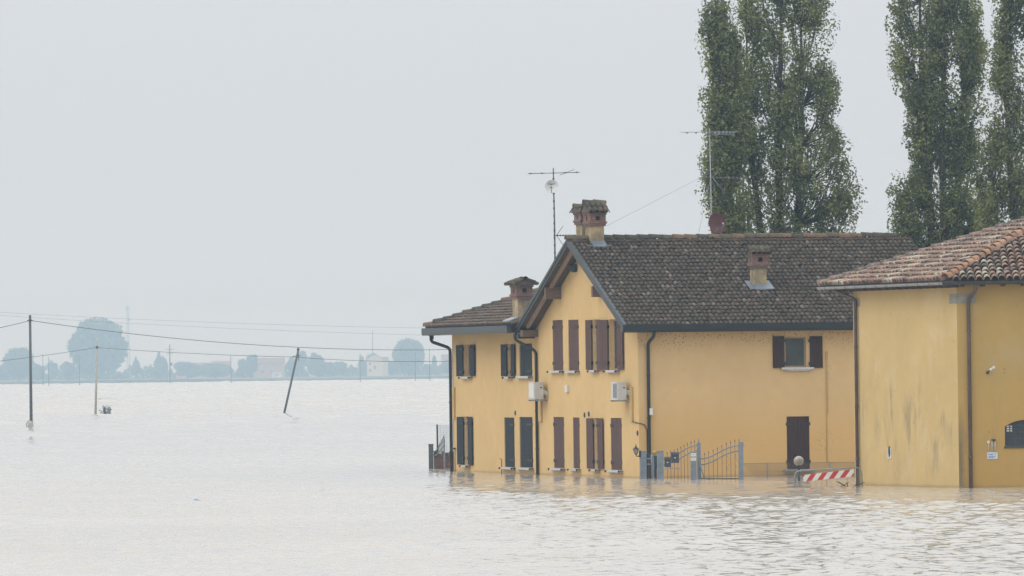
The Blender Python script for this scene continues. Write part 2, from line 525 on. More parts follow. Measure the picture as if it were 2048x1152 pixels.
# ------------------------------------------------------------------ the setting
def water_mat():
    m, t, b = new_mat("silty flood water")
    v = coords(t)
    # wave slopes as a field over the water: long swell, wind chop and ripples, calmer and rougher patches
    gust = noise(t, 0.035, 3, 0.5, coords(t, (1.0, 0.5, 1)))
    def slopes(scale, detail, amp, sc=(1, 1, 1)):
        n = noise(t, scale, detail, 0.55, coords(t, sc))
        s = N(t, "ShaderNodeVectorMath", operation='SUBTRACT')
        t.links.new(n.outputs["Color"], s.inputs[0])
        s.inputs[1].default_value = (0.5, 0.5, 0.5)
        k = N(t, "ShaderNodeVectorMath", operation='MULTIPLY')
        t.links.new(s.outputs[0], k.inputs[0])
        k.inputs[1].default_value = (amp, amp, 0)
        return k.outputs[0]
    def vadd(a, b_):
        n = N(t, "ShaderNodeVectorMath", operation='ADD')
        t.links.new(a, n.inputs[0]); t.links.new(b_, n.inputs[1])
        return n.outputs[0]
    s = vadd(slopes(0.30, 2, WAVE[0], (0.8, 1.2, 1)), vadd(slopes(1.5, 3, WAVE[1], (0.8, 1.1, 1)), slopes(6.0, 2, WAVE[2])))
    g = fac_ramp(t, gust.outputs[0], 0.3, 0.7)
    gs = N(t, "ShaderNodeMapRange"); t.links.new(g, gs.inputs["Value"])
    gs.inputs["To Min"].default_value = 0.75; gs.inputs["To Max"].default_value = 1.25
    sc = N(t, "ShaderNodeVectorMath", operation='SCALE')
    calm = N(t, "ShaderNodeAttribute", attribute_name="tint")
    t.links.new(s, sc.inputs[0]); t.links.new(math_(t, 'MULTIPLY', gs.outputs[0], calm.outputs["Fac"]), sc.inputs["Scale"])
    ad = N(t, "ShaderNodeVectorMath", operation='ADD')
    t.links.new(sc.outputs[0], ad.inputs[0]); ad.inputs[1].default_value = (0, 0, 1)
    no = N(t, "ShaderNodeVectorMath", operation='NORMALIZE')
    t.links.new(ad.outputs[0], no.inputs[0])
    t.links.new(no.outputs[0], b.inputs["Normal"])
    silt = noise(t, 0.05, 4, 0.6, v)
    c = mix(t, fac_ramp(t, silt.outputs[0], 0.3, 0.7), (0.42, 0.37, 0.305), (0.47, 0.42, 0.355))
    t.links.new(c, b.inputs["Base Color"])
    b.inputs["Roughness"].default_value = 0.06
    b.inputs["IOR"].default_value = 1.333
    b.inputs["Specular IOR Level"].default_value = 0.5
    return m
ALPHA = R(15.3)
C0 = ground(1279, 957)
e1 = Vector((math.cos(ALPHA), math.sin(ALPHA), 0)); e2 = Vector((-math.sin(ALPHA), math.cos(ALPHA), 0))
CR = ground(1918.5, 976.3); CL = ground(1711, 970.3)
WAVE = (0.03, 0.32, 0.42)
WSLOPE = 0.2
M_water = water_mat()

shL, shR = ground(0, 769.5), ground(900, 758.6)
sh_d = (shR - shL).normalized()
s0, s1 = shL - sh_d * 2600, shR + sh_d * 2600
def water_mesh():
    # wind-rippled surface with real waves (short ripples near, longer chop on the open water), lying on a wide far sheet
    r = np.random.default_rng(4)
    def comp_set(n, l0, l1, sp=.8):
        return (np.exp(r.uniform(np.log(l0), np.log(l1), n)), r.normal(0, sp, n) + math.pi / 2 + .25, r.uniform(0, 2 * math.pi, n))
    short, chop = comp_set(84, .27, .85, .55), comp_set(46, 2.6, 9.0)
    VV, QQ, TT, off = [], [], [], 0
    lee = [(C0 + e2 * 24.5, C0), (C0, ground(1483, 960)), (ground(1483, 960), CL), (CL, CR), (CR, CR + Vector((14, 0, 0)))]
    def lee_dist(X, Y):
        D = np.full(X.shape, 1e9)
        for a, b in lee:
            d = b - a; L2 = d.x * d.x + d.y * d.y
            t_ = np.clip(((X - a.x) * d.x + (Y - a.y) * d.y) / L2, 0, 1)
            D = np.minimum(D, np.hypot(X - a.x - d.x * t_, Y - a.y - d.y * t_))
        return D
    for y0, y1, nx, fn in ((120, 700, 271, lambda y: 0.12 * max(0.74, (y / 250) ** 1.8)), (640, 3150, 121, lambda y: min(1.5, .0011 * y))):
        ys = [float(y0)]
        while ys[-1] < y1:
            ys.append(ys[-1] + fn(ys[-1]))
        ys = np.array(ys)
        xs = np.linspace(-1, 1, nx)
        Y = np.repeat(ys[:, None], nx, 1)
        X = xs[None, :] * (10 + ys[:, None] * 0.076)
        Z = np.zeros_like(X)
        dy = np.gradient(ys)[:, None]
        for (lam, th, ph), wgt in ((short, np.clip((900 - Y) / 500, 0, 1)), (chop, np.clip((Y - 330) / 450, 0, 1))):
            sl = WSLOPE * math.sqrt(2.0 / len(lam))
            for l, t_, p in zip(lam, th, ph):
                kx, ky = 2 * math.pi / l * math.cos(t_), 2 * math.pi / l * math.sin(t_)
                fade = np.clip((l / dy - 2.2) / 1.6, 0, 1)          # drop waves the rows cannot carry
                gx = 1 + .45 * np.sin(X * .11 + p) * np.sin(Y * .045 + 2 * p)
                Z += sl * l / (2 * math.pi) * np.sin(kx * X + ky * Y + p + .6 * np.sin(X * .21 + p)) * fade * gx * wgt
        if y0 == 120: ed = np.clip((ys - 120) / 5, 0, 1) * np.clip((700 - ys) / 50, 0, 1); low = .06
        else: ed = np.clip((ys - 640) / 20, 0, 1) * np.clip((3150 - ys) / 100, 0, 1); low = .5
        edge = np.clip((1 - np.abs(xs)) / .08, 0, 1)[None, :] * ed[:, None]
        wob = 3.5 * np.sin(X * .35) * np.sin(Y * .16 + X * .1) + 2 * np.sin(X * 1.1 + Y * .3)
        c_ = np.clip((lee_dist(X, Y) + wob - 5) / 17, 0, 1); calm = .45 + .55 * c_ * c_ * (3 - 2 * c_)
        Z = Z * edge * calm - low * (1 - edge)
        V = np.stack([X, Y, Z], -1).reshape(-1, 3)
        i, j = np.meshgrid(np.arange(len(ys) - 1), np.arange(nx - 1), indexing='ij')
        q = (i * nx + j).ravel() + off
        TT.append(calm.reshape(-1)); VV.append(V); QQ.append(np.stack([q, q + 1, q + nx + 1, q + nx], 1)); off += len(V)
        print("water rows", len(ys))
    TT.append(np.ones(4)); VV.append(np.array([(-2600, -150, -.3), (2600, -150, -.3), (2600, s1.y, -.3), (-2600, s0.y, -.3)]))
    QQ.append(np.array([[off, off + 1, off + 2, off + 3]]))
    V, Q = np.concatenate(VV), np.concatenate(QQ)
    return fast_mesh("water", V, Q, M_water, np.concatenate(TT), np.ones(len(Q), dtype=bool))
tag(link("water", water_mesh()), "pale silty flood water rippling over the fields", None, None, 'structure')
mb = MB()
nrm = Vector((-sh_d.y, sh_d.x, 0))
def shp(s, n, z):
    p = shL + sh_d * s + nrm * n
    return (p.x, p.y, z)
mb.quad(shp(-2700, 6, 0.9), shp(3400, 6, 0.9), shp(3400, 1500, 0.9), shp(-2700, 1500, 0.9))
mb.quad(shp(-2700, 1500, 0.9), shp(3400, 1500, 0.9), shp(3400, 1500, -0.9), shp(-2700, 1500, -0.9))
tag(mb.build("field", M_land), "hazy green fields beyond the flood", None, None, 'structure')
mb = MB()
k = 120
for i in range(k):
    a, b_ = -2700 + 6100 * i / k, -2700 + 6100 * (i + 1) / k
    ha, hb = 1.15 + 0.35 * math.sin(i * 1.7) * math.sin(i * 0.31), 1.15 + 0.35 * math.sin((i + 1) * 1.7) * math.sin((i + 1) * 0.31)
    mb.quad(shp(a, -1, -0.5), shp(b_, -1, -0.5), shp(b_, 3, hb), shp(a, 3, ha))
    mb.quad(shp(a, 3, ha), shp(b_, 3, hb), shp(b_, 7, 0.85), shp(a, 7, 0.85))
tag(mb.build("bank", M_bank), "low dark grass bank along the far water's edge", None, None, 'structure')

# haze: one closed box round camera and scene
HAZE = 0.00033
hm = bpy.data.materials.new("pale haze")
hm.use_nodes = True
t = hm.node_tree
t.nodes.clear()
o_ = t.nodes.new("ShaderNodeOutputMaterial")
pv = t.nodes.new("ShaderNodeVolumePrincipled")
pv.inputs["Color"].default_value = (0.56, 0.80, 1.0, 1)
pv.inputs["Absorption Color"].default_value = (1, 1, 1, 1)
pv.inputs["Density"].default_value = HAZE
pv.inputs["Anisotropy"].default_value = 0.85
t.links.new(pv.outputs[0], o_.inputs["Volume"])
mb = MB()
mb.box(-3200, -300, -2.0, 3900, 5600, 48)
hz = mb.build("haze", hm)
tag(hz, "pale blue haze over the flooded plain", None, None, 'stuff')

# ------------------------------------------------------------------ farmhouse frame
ALPHA = R(15.3)
C0 = ground(1279, 957)
MH = Matrix.Translation(C0) @ Matrix.Rotation(ALPHA, 4, 'Z')
MHi = MH.inverted()
e1 = Vector((math.cos(ALPHA), math.sin(ALPHA), 0)); e2 = Vector((-math.sin(ALPHA), math.cos(ALPHA), 0))
def G(u, v, x=0.0):            # point of the gable-front plane (local x = const): (y, z)
    p = MHi @ on_plane(u, v, C0 + e1 * x, e1)
    return p.y, p.z
def L_(u, v, y=0.0):           # point of the long-front plane (local y = const): (x, z)
    p = MHi @ on_plane(u, v, C0 + e2 * y, e2)
    return p.x, p.z
def Gy(u, v=800): return G(u, v)[0]
LG = G(905.5, 800)[0]          # far corner of the gable front
WM = G(1076, 800)[0]           # joint between main house and annex
XE = 11.6                      # right end of the main roof
yR = WM / 2
OX, OY = 0.63, 0.5
zE = L_(1500, 648, -OY)[1]     # tile edge at the eave
zR = L_(1300, 480, yR)[1]
SM = (zR - zE) / (yR + OY)
def z_main(y): return zR - SM * abs(y - yR)
AX = 0.85
zA = G(960, 650, -AX)[1]       # annex tile edge
SA = 0.36
def z_ann(x): return zA + SA * (x + AX)
print("LG", LG, "WM", WM, "zE", zE, "zR", zR, "SM", SM, "zA", zA, "C0", C0)

house = thing("farmhouse", "long yellow farmhouse with dark tiled roof, gable front and shuttered windows standing in the flood", "house", MH)

def wall_strips(name, axis, top, lo, hi, zb, holes, depth_, m, mr, parent):
    """a wall face in the plane axis=0 with real openings; top(s) is its upper outline; reveals run inward by depth_"""
    P = (lambda s, z, d=0.0: (d, s, z)) if axis == 'x' else (lambda s, z, d=0.0: (s, d, z))
    mb = MB()
    brk = sorted(set([lo, hi] + [b for b in top['breaks'] if lo < b < hi] + [h[0] for h in holes] + [h[1] for h in holes]))
    for a, b in zip(brk[:-1], brk[1:]):
        mid = (a + b) / 2
        hs = sorted([h for h in holes if h[0] < mid < h[1]], key=lambda h: h[2])
        z = zb
        for h in hs:
            mb.quad(P(a, z), P(b, z), P(b, h[2]), P(a, h[2]), 0)
            z = h[3]
        mb.quad(P(a, z), P(b, z), P(b, top['f'](b - 1e-6)), P(a, top['f'](a + 1e-6)), 0)
    d = depth_
    for a, b, z0, z1 in holes:
        mb.quad(P(a, z0), P(a, z0, d), P(a, z1, d), P(a, z1), 1)
        mb.quad(P(b, z0), P(b, z0, d), P(b, z1, d), P(b, z1), 1)
        mb.quad(P(a, z0), P(b, z0), P(b, z0, d), P(a, z0, d), 1)
        mb.quad(P(a, z1), P(b, z1), P(b, z1, d), P(a, z1, d), 1)
    return mb.build(name, [m, mr], parent)

# windows of the gable front: kind, far-leaf u0..u1, opening u1..u2, near leaf u2..u3 (or closed u0..u1), top and bottom rows
SCALE_Y = 15.9
gable_windows = [
    ("open", "blue", 914, 928, 943, 953, 689, 753, .62),
    ("open", "blue", 1004, 1016, 1024.5, 1032, 688, 753, .5),
    ("ajar", "blue", 1039, 1064, 0, 0, 687, 752, 1),
    ("open", "blue", 915.5, 929.7, 938.5, 948.5, 833, 930, .6),
    ("ajar", "blue", 1009, 1029, 0, 0, 835, 934, 1),
    ("ajar", "blue", 1039.4, 1065.5, 0, 0, 834, 935, 1),
    ("closed", "brown", 1105.5, 1126, 0, 0, 640, 741, 2),
    ("ajar", "brown", 1136.7, 1157.5, 0, 0, 639.5, 741, 1),
    ("open", "brown", 1174.5, 1186, 1196, 1201, 639, 740, .6),
    ("open", "brown", 1202, 1218.5, 1237, 1250, 638.5, 740, .7),
    ("closed", "brown", 1107.5, 1128.5, 0, 0, 834, 936, 2),
    ("closed", "brown", 1146.4, 1159.5, 0, 0, 835, 937, 1),
    ("open", "brown", 1176.4, 1189.4, 1198, 1208.5, 836, 938, .65),
    ("closed", "brown", 1221.9, 1243.8, 0, 0, 836, 940, 1),
]
holes = []
gw = []
for kd, colr, u0, u1, u2, u3, v0, v1, wl in gable_windows:
    a, b = (u1, u2) if kd == "open" else (u0, u1)
    um = (a + b) / 2
    zt, zb = G(um, v0)[1], G(um, v1)[1]
    y1, y0 = Gy(a, (v0 + v1) / 2), Gy(b, (v0 + v1) / 2)
    holes.append((y0, y1, zb, zt))
    gw.append((kd, colr, y0, y1, zb, zt, u0, u1, u2, u3, wl))
topg = {'breaks': [yR, WM], 'f': lambda y: z_main(y) - 0.17 if y < WM else z_ann(0) - 0.2}
wall_strips("wall", 'x', topg, 0.0, LG, -1.2, holes, 0.2, M_gable, M_reveal, house)
# long front
lw_x0, lw_zt = L_(1570, 674); lw_x1, lw_zb = L_(1613, 734)
ld_x0, ld_zt = L_(1573, 833); ld_x1, ld_zb = L_(1620, 938)
lholes = [(lw_x0, lw_x1, lw_zb, lw_zt), (ld_x0, ld_x1, ld_zb, ld_zt)]
topl = {'breaks': [], 'f': lambda x: z_main(0) - 0.17}
wall_strips("wall", 'y', topl, 0.0, XE - .4, -1.2, lholes, 0.16, M_long, M_reveal, house)
mb = MB()   # rear and right walls, inner lining so that openings look into dark rooms
xr = XE - .4
mb.quad((xr, 0, -1.2), (xr, WM, -1.2), (xr, WM, z_main(WM) - .2), (xr, 0, z_main(0) - .2))
mb.add([(xr, 0, z_main(0) - .2), (xr, WM, z_main(WM) - .2), (xr, yR, zR - .2)], [(0, 1, 2)])
mb.quad((0, LG, -1.2), (9.5, LG, -1.2), (9.5, LG, z_ann(0) - .2), (0, LG, z_ann(0) - .2))
mb.quad((9.5, LG, -1.2), (9.5, WM, -1.2), (9.5, WM, z_ann(0) - .2), (9.5, LG, z_ann(0) - .2))
mb.quad((9.5, WM, -1.2), (xr, WM, -1.2), (xr, WM, z_main(WM) - .2), (9.5, WM, z_main(WM) - .2))
mb.build("wall", M_gable, house)
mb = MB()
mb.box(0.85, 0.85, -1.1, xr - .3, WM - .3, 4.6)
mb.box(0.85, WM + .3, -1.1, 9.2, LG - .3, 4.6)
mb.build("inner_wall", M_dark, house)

def shutter_mb(wd, ht, planks, m=0, mi=1):
    """a ledged leaf: hinge edge at local x=0, width along +x, thickness along y, base at z=0"""
    mb = MB()
    pw = wd / planks
    for i in range(planks):
        g = 0.006
        dz = random.uniform(-.002, .002)
        mb.box(i * pw + g / 2, -0.014 + dz, 0, (i + 1) * pw - g / 2, 0.014 + dz, ht, m)
    for zz in (0.14, 0.86):
        mb.box(0.01, 0.0142, ht * zz - .05, wd - .01, 0.034, ht * zz + .05, m)
        mb.box(-.025, -0.034, ht * zz - .025, wd * .45, -0.0175, ht * zz + .025, mi)
        mb.box(-.035, -0.04, ht * zz - .05, .02, 0.035, ht * zz + .05, mi)
    return mb
mats_sh = {"blue": [M_blue, M_iron], "brown": [M_brown, M_iron], "dark": [M_brown2, M_iron]}
def place(o, M):
    o.matrix_local = M
    return o
def frame_mb(P, a, b, z0, z1, d0, d1, wdt=0.06, mull=True):
    mb = MB()
    def bx(s0, s1, za, zb):
        p, q = P(s0, za, d0), P(s1, zb, d1)
        mb.box(min(p[0], q[0]), min(p[1], q[1]), min(p[2], q[2]), max(p[0], q[0]), max(p[1], q[1]), max(p[2], q[2]))
    bx(a, b, z0, z0 + wdt); bx(a, b, z1 - wdt, z1)
    bx(a, a + wdt, z0 + wdt, z1 - wdt); bx(b - wdt, b, z0 + wdt, z1 - wdt)
    if mull:
        bx((a + b) / 2 - wdt / 2, (a + b) / 2 + wdt / 2, z0 + wdt, z1 - wdt)
    return mb
PG = lambda s, z, d=0.0: (d, s, z)
PL = lambda s, z, d=0.0: (s, d, z)
for kd, colr, y0, y1, zb, zt, u0, u1, u2, u3, wl in gw:
    win = frame_mb(PG, y0, y1, zb, zt, 0.165, 0.225).build("window", M_frame, house)
    mb = MB(); mb.box(0.19, y0 + .05, zb + .05, 0.2, y1 - .05, zt - .05); mb.build("pane", M_glassd, win)
    mb = MB()
    mb.box(-0.13, y0 - .1, zb - .075, 0.16, y1 + .1, zb - .004)
    mb.box(-0.10, y0 - .04, zb - .10, -0.002, y1 + .04, zb - .079)
    for s in (y0 - .14, y1 + .14):       # iron shutter stays beside the sill
        mb.tube([(-.02, s, zb - .03), (-.16, s, zb - .03), (-.17, s, zb - .09)], .014, 5, 1)
        mb.box(-.19, s - .03, zb - .07, -.15, s + .03, zb - .01, 1)
    mb.build("sill", [M_sill, M_iron], win)
    hgt = zt - zb
    if kd == "ajar":                     # one leaf pulled to, a black strip standing in for the shaded gap beyond
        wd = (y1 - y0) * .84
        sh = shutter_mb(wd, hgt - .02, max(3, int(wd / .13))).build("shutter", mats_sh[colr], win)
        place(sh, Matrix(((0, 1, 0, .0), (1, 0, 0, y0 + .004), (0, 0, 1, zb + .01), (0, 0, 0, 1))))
        mb = MB(); mb.box(.03, y0 + wd - .02, zb + .004, .07, y1 - .002, zt - .004); mb.build("shade_strip", M_iron, win)
    elif kd == "closed":
        wd = y1 - y0
        n = 2 if wd > 0.95 else 1
        lw = wd / n - .012
        for q in range(n):
            sh = shutter_mb(lw, hgt - .02, max(3, int(lw / .13))).build("shutter", mats_sh[colr], win)
            rec = 0.03
            if q == 0:      # hinged on the near jamb; local +x runs along +y, local -y faces out (-x)
                Mx = Matrix(((0, 1, 0, rec), (1, 0, 0, y0 + .004), (0, 0, 1, zb + .01), (0, 0, 0, 1)))
            else:
                Mx = Matrix(((0, 1, 0, rec), (-1, 0, 0, y1 - .004), (0, 0, 1, zb + .01), (0, 0, 0, 1)))
            place(sh, Mx)
    else:
        ky, kx = SCALE_Y, 58.5
        for far in (True, False):
            px = (u1 - u0) if far else (u3 - u2)
            best = min((abs(wl * (ky * math.cos(p) + (kx if far else -kx) * math.sin(p)) - px), p) for p in [i * .005 + .02 for i in range(60)])
            ph = best[1]
            sh = shutter_mb(wl, hgt - .02, max(3, int(wl / .13))).build("shutter", mats_sh[colr], win)
            if far:
                d = Vector((-math.sin(ph), math.cos(ph), 0)); o = Vector((-.045, y1 + .01, zb + .01))
            else:
                d = Vector((-math.sin(ph), -math.cos(ph), 0)); o = Vector((-.045, y0 - .01, zb + .01))
            nn = Vector((0, 0, 1)).cross(d)
            if nn.x > 0: nn = -nn
            Mx = Matrix(((d.x, -nn.x, 0, o.x), (d.y, -nn.y, 0, o.y), (0, 0, 1, o.z), (0, 0, 0, 1)))
            place(sh, Mx)

# long-front window with net curtain, open brown shutters
win = frame_mb(PL, lw_x0, lw_x1, lw_zb, lw_zt, 0.11, 0.17, 0.05, False).build("window", M_frame, house)
mb = MB(); mb.box(lw_x0 + .04, 0.135, lw_zb + .04, lw_x1 - .04, 0.145, lw_zt - .04); mb.build("pane", M_glass, win)
mb = MB()
mb.box(L_(1562, 736)[0], -.12, lw_zb - .08, L_(1626, 736)[0], .1, lw_zb - .004)
mb.box(L_(1570, 736)[0], -.09, lw_zb - .12, L_(1619, 736)[0], -.002, lw_zb - .084)
mb.build("sill", M_sill, win)
for (ua, ub, left) in ((1545, 1568.5, True), (1619, 1644.5, False)):
    xa, xb = L_(ua, 705)[0], L_(ub, 705)[0]
    za, zb_ = L_(ua, 736)[1], L_(ua, 672.5)[1]
    sh = shutter_mb(xb - xa, zb_ - za, 4).build("shutter", mats_sh["dark"], win)
    if left:
        place(sh, Matrix(((-1, 0, 0, xb), (0, 1, 0, -.04), (0, 0, 1, za), (0, 0, 0, 1))))
    else:
        place(sh, Matrix(((1, 0, 0, xa), (0, 1, 0, -.04), (0, 0, 1, za), (0, 0, 0, 1))))
win = frame_mb(PL, ld_x0, ld_x1, ld_zb, ld_zt, 0.11, 0.16, 0.05, False).build("window", M_frame, house)
mb = MB()
mb.box(L_(1567, 940)[0], -.14, ld_zb - .09, L_(1627, 940)[0], .1, ld_zb - .004)
mb.build("sill", M_zinc, win)
wd = (ld_x1 - ld_x0) / 2 - .006
for q in (0, 1):
    sh = shutter_mb(wd, ld_zt - ld_zb - .02, 4).build("shutter", mats_sh["dark"], win)
    if q == 0:
        place(sh, Matrix(((1, 0, 0, ld_x0 + .002), (0, 1, 0, .035), (0, 0, 1, ld_zb + .01), (0, 0, 0, 1))))
    else:
        place(sh, Matrix(((-1, 0, 0, ld_x1 - .002), (0, 1, 0, .035), (0, 0, 1, ld_zb + .01), (0, 0, 0, 1))))

# ------------------------------------------------------------------ roofs
def coppo_mesh(name, r, ln, mat, tint, taper=0.8, thick=0.016, seg=6):
    mb = MB()
    mb.tint = tint
    ro, ri = r, r - thick
    vs = []
    for yy, k, zz in ((0.0, 1.0, 0.02), (ln, taper, 0.0)):
        for rr in (ro, ri):
            for i in range(seg + 1):
                a = math.pi * i / seg
                vs.append((rr * k * math.cos(a), yy, rr * k * math.sin(a) * 1.12 + zz))
    n = seg + 1
    fs, sm = [], []
    for i in range(seg):
        fs.append((i, 2 * n + i, 2 * n + i + 1, i + 1))
        fs.append((n + i, n + i + 1, 3 * n + i + 1, 3 * n + i))
    mb.add(vs, fs, 0, True)
    b = len(mb.v) - len(vs)
    for i in range(seg):
        mb.f.append((i, i + 1, n + i + 1, n + i)); mb.m.append(0); mb.s.append(False)
    return mb
def mesh_of(mb, name, mat):
    me = bpy.data.meshes.new(name)
    me.from_pydata(mb.v, [], mb.f)
    me.materials.append(mat)
    me.polygons.foreach_set("use_smooth", mb.s)
    at = me.attributes.new("tint", 'FLOAT', 'POINT')
    at.data.foreach_set("value", mb.t)
    return me
camv = Vector((0, 0, H))
def to_px(p):
    d = p - camv
    k = F / d.dot(fw)
    return 1024 + d.dot(c_r) * k, 576 - d.dot(c_u) * k
def tile_spots(O, a, s, inside, la, ls, pitch, expo, jit=1.0, tilt=-0.06):
    """tile placements on a slope: origin O at the eave, a along the eave, s up the slope (unit vectors)"""
    n = a.cross(s).normalized()
    if n.z < 0: n = -n
    out = []
    for j in range(int(ls / expo) + 1):
        for i in range(int(la / pitch) + 1):
            p, q = (i + .5) * pitch, j * expo
            if not inside(p, q): continue
            c = O + a * (p + random.gauss(0, .008) * jit) + s * (q + random.gauss(0, .012) * jit - 0.03) + n * (random.gauss(0, .004) * jit)
            th = random.gauss(0, .03) * jit
            aa = (a * math.cos(th) + s * math.sin(th)); ss = (s * math.cos(th) - a * math.sin(th))
            tl = tilt + random.gauss(0, .01)
            s2 = (ss + n * tl).normalized(); n2 = aa.cross(s2)
            if n2.dot(n) < 0: n2 = -n2; aa = aa
            out.append(Matrix(((aa.x, s2.x, n2.x, c.x), (aa.y, s2.y, n2.y, c.y), (aa.z, s2.z, n2.z, c.z), (0, 0, 0, 1))))
    return out
def lay_tiles(spots, r, ln, mat, roof, Mw, visible, name, limit, tints, stuff_name):
    """the tiles that show largest become parts of their own; the rest are joined"""
    var = [coppo_mesh(name, r, ln, mat, tv) for tv in tints]
    mes = [mesh_of(vv, name, mat) for vv in var]
    def key(M):
        p = Mw @ M.translation
        return (not visible(*to_px(p)), (p - camv).length)
    order = sorted(spots, key=key)
    for M in order[:limit]:
        o = link(name, random.choice(mes), roof)
        o.matrix_local = M
    rest = order[limit:]
    if rest:
        base = [np.array(vv.v) for vv in var]
        nv = len(var[0].v)
        faces = np.array(sum([list(f) for f in var[0].f], [])).reshape(-1, 4)
        sm = var[0].s
        V, T, FF = [], [], []
        for i, M in enumerate(rest):
            q = random.randrange(len(var))
            A = np.array(M)
            V.append(base[q] @ A[:3, :3].T + A[:3, 3])
            T.append(np.full(nv, tints[q]))
            FF.append(faces + i * nv)
        me = fast_mesh(stuff_name, np.concatenate(V), np.concatenate(FF), mat, np.concatenate(T), np.tile(np.array(sm, dtype=bool), len(rest)))
        o = link(stuff_name, me, roof)
        o['kind'] = 'stuff'
# main roof deck (cross-section along y, extruded along x)
mb = MB()
sec = [(-OY + .02, z_main(-OY + .02) - .05), (yR, zR - .05), (WM + OY - .02, z_main(WM + OY - .02) - .05), (WM + OY - .02, z_main(WM + OY - .02) - .15), (yR, zR - .15), (-OY + .02, z_main(-OY + .02) - .15)]
half1 = [sec[0], sec[1], sec[4], sec[5]]; half2 = [sec[1], sec[2], sec[3], sec[4]]
for hf in (half1, half2):
    mb.prism(hf, lambda p, q, t_: (t_, p, q), -OX + .04, XE)
mb.m = [0 if True else 0 for _ in mb.m]
roof = mb.build("roof", M_soffit, house)
mb = MB()
mb.prism([(-OY + .03, z_main(-OY + .03) - .045), (yR, zR - .045), (yR, zR - .02), (-OY + .03, z_main(-OY + .03) - .02)], lambda p, q, t_: (t_, p, q), -OX + .05, XE - .01)
mb.prism([(yR, zR - .045), (WM + OY - .03, z_main(WM + OY - .03) - .045), (WM + OY - .03, z_main(WM + OY - .03) + .01), (yR, zR + .01)], lambda p, q, t_: (t_, p, q), -OX + .05, XE - .01)
mb.build("underlay", M_under, roof)
a_ = Vector((1, 0, 0)); cs = 1 / math.sqrt(1 + SM * SM)
s_ = Vector((0, cs, SM * cs))
LS = (yR + OY) / cs
ch_main = []     # chimney footprints kept free of tiles (x0,x1,y0,y1)
T_main = [0.1, 0.2, 0.25, 0.28, 0.33, 0.36, 0.38, 0.42, 0.45, 0.5, 0.53, 0.56, 0.6, 0.3, 0.4, 0.48, 0.64, 0.22, 0.35, 0.44, 0.58, 0.31, 0.5, 0.47, 0.8, 0.9]
O_main = Vector((-OX + .02, -OY, zE - .03))
spots = tile_spots(O_main, a_, s_, lambda p, q: p < XE + OX - .05 and q < LS - .12, XE + OX, LS, 0.166, 0.31)
lay_tiles(spots, 0.074, 0.36, M_tile, roof, MH, lambda u, v: 1140 < u < 1700 and v < 648, "roof_tile", 230, T_main, "tile_field")
# a second skin for the far slope
mb = MB()
a2 = Vector((1, 0, 0)); s2_ = Vector((0, -cs, SM * cs))
spots = tile_spots(Vector((-OX + .02, WM + OY, zE - .03)), a2, s2_, lambda p, q: p < XE + OX - .05 and q < LS - .12, XE + OX, LS, 0.166, 0.31)
lay_tiles(spots, 0.074, 0.36, M_tile, roof, MH, lambda u, v: False, "roof_tile", 0, T_main, "far_slope_tiles")
# ridge tiles
T_ridge = [0.0, .2, .4, .6, .8, 1.0]
rid = [mesh_of(coppo_mesh("ridge_tile", .135, .47, M_ridge, tv, .86), "ridge_tile", M_ridge) for tv in T_ridge]
x = XE - .5
while x > -OX + .36:
    o = link("ridge_tile", random.choice(rid), roof)
    th = random.gauss(0, .02)
    o.matrix_local = Matrix.Translation((x, yR + random.gauss(0, .008), zR + .045 + random.gauss(0, .006))) @ Matrix.Rotation(-math.pi / 2 + th, 4, 'Z') @ Matrix.Rotation(0.03, 4, 'X') @ Matrix.Translation((0, -.45, 0))
    x -= .42
mb = MB()
mb.box(-OX + .1, yR - .14, zR - .07, XE - .05, yR + .14, zR + .03)
mb.build("ridge_mortar", simple("reddish mortar", (0.13, 0.08, 0.06), 0.9, 0.3, 8), roof)
# rake boards of grey metal, gutters, beams
def slope_band(mb, x0, x1, dz0, dz1, ya, yb, m=0):
    mb.add([(x0, ya, z_main(ya) + dz0), (x1, ya, z_main(ya) + dz0), (x1, yb, z_main(yb) + dz0), (x0, yb, z_main(yb) + dz0),
            (x0, ya, z_main(ya) + dz1), (x1, ya, z_main(ya) + dz1), (x1, yb, z_main(yb) + dz1), (x0, yb, z_main(yb) + dz1)],
           [(0, 3, 2, 1), (4, 5, 6, 7), (0, 1, 5, 4), (1, 2, 6, 5), (2, 3, 7, 6), (3, 0, 4, 7)], m)
for ya, yb in ((-OY - .1, yR), (yR, WM + OY + .1)):
    mb = MB()
    slope_band(mb, -OX - .03, -OX + .03, -.075, .045, ya, yb)
    slope_band(mb, -OX + .0, -OX + .035, -.185, -.08, ya, yb)
    slope_band(mb, -OX - .01, -OX + .12, .047, .06, ya, yb)
    mb.build("rake_board", M_slate, house)
def gutter_profile(w=.13, h=.2):
    return [(0, 0), (-w, .0), (-w - .02, h * .25), (-w - .02, h), (-w, h), (-w, h - .02), (-.0, h - .02)]
mb = MB()
zb_g = L_(1500, 660.5, -OY - .1)[1]; zt_g = L_(1500, 646.5, -OY - .1)[1]
mb.prism([(p - OY + .02, q + zb_g) for p, q in gutter_profile(.14, zt_g - zb_g)], lambda p, q, t_: (t_, p, q), -OX - .05, XE)
mb.build("gutter", M_gutter, house)
mb = MB(); mb.box(-OX + .04, -OY + .03, zb_g - .03, XE - .1, -.0, zb_g - .004); mb.build("soffit", M_soffit, house)
mb = MB()
zb_a, zt_a = G(940, 668.5, -AX - .1)[1], G(940, 653.5, -AX - .1)[1]
mb.prism([(p - AX + .02, q + zb_a) for p, q in gutter_profile(.14, zt_a - zb_a)], lambda p, q, t_: (p, t_, q), WM + .35, LG + .55)
mb.build("gutter", M_gutterL, house)
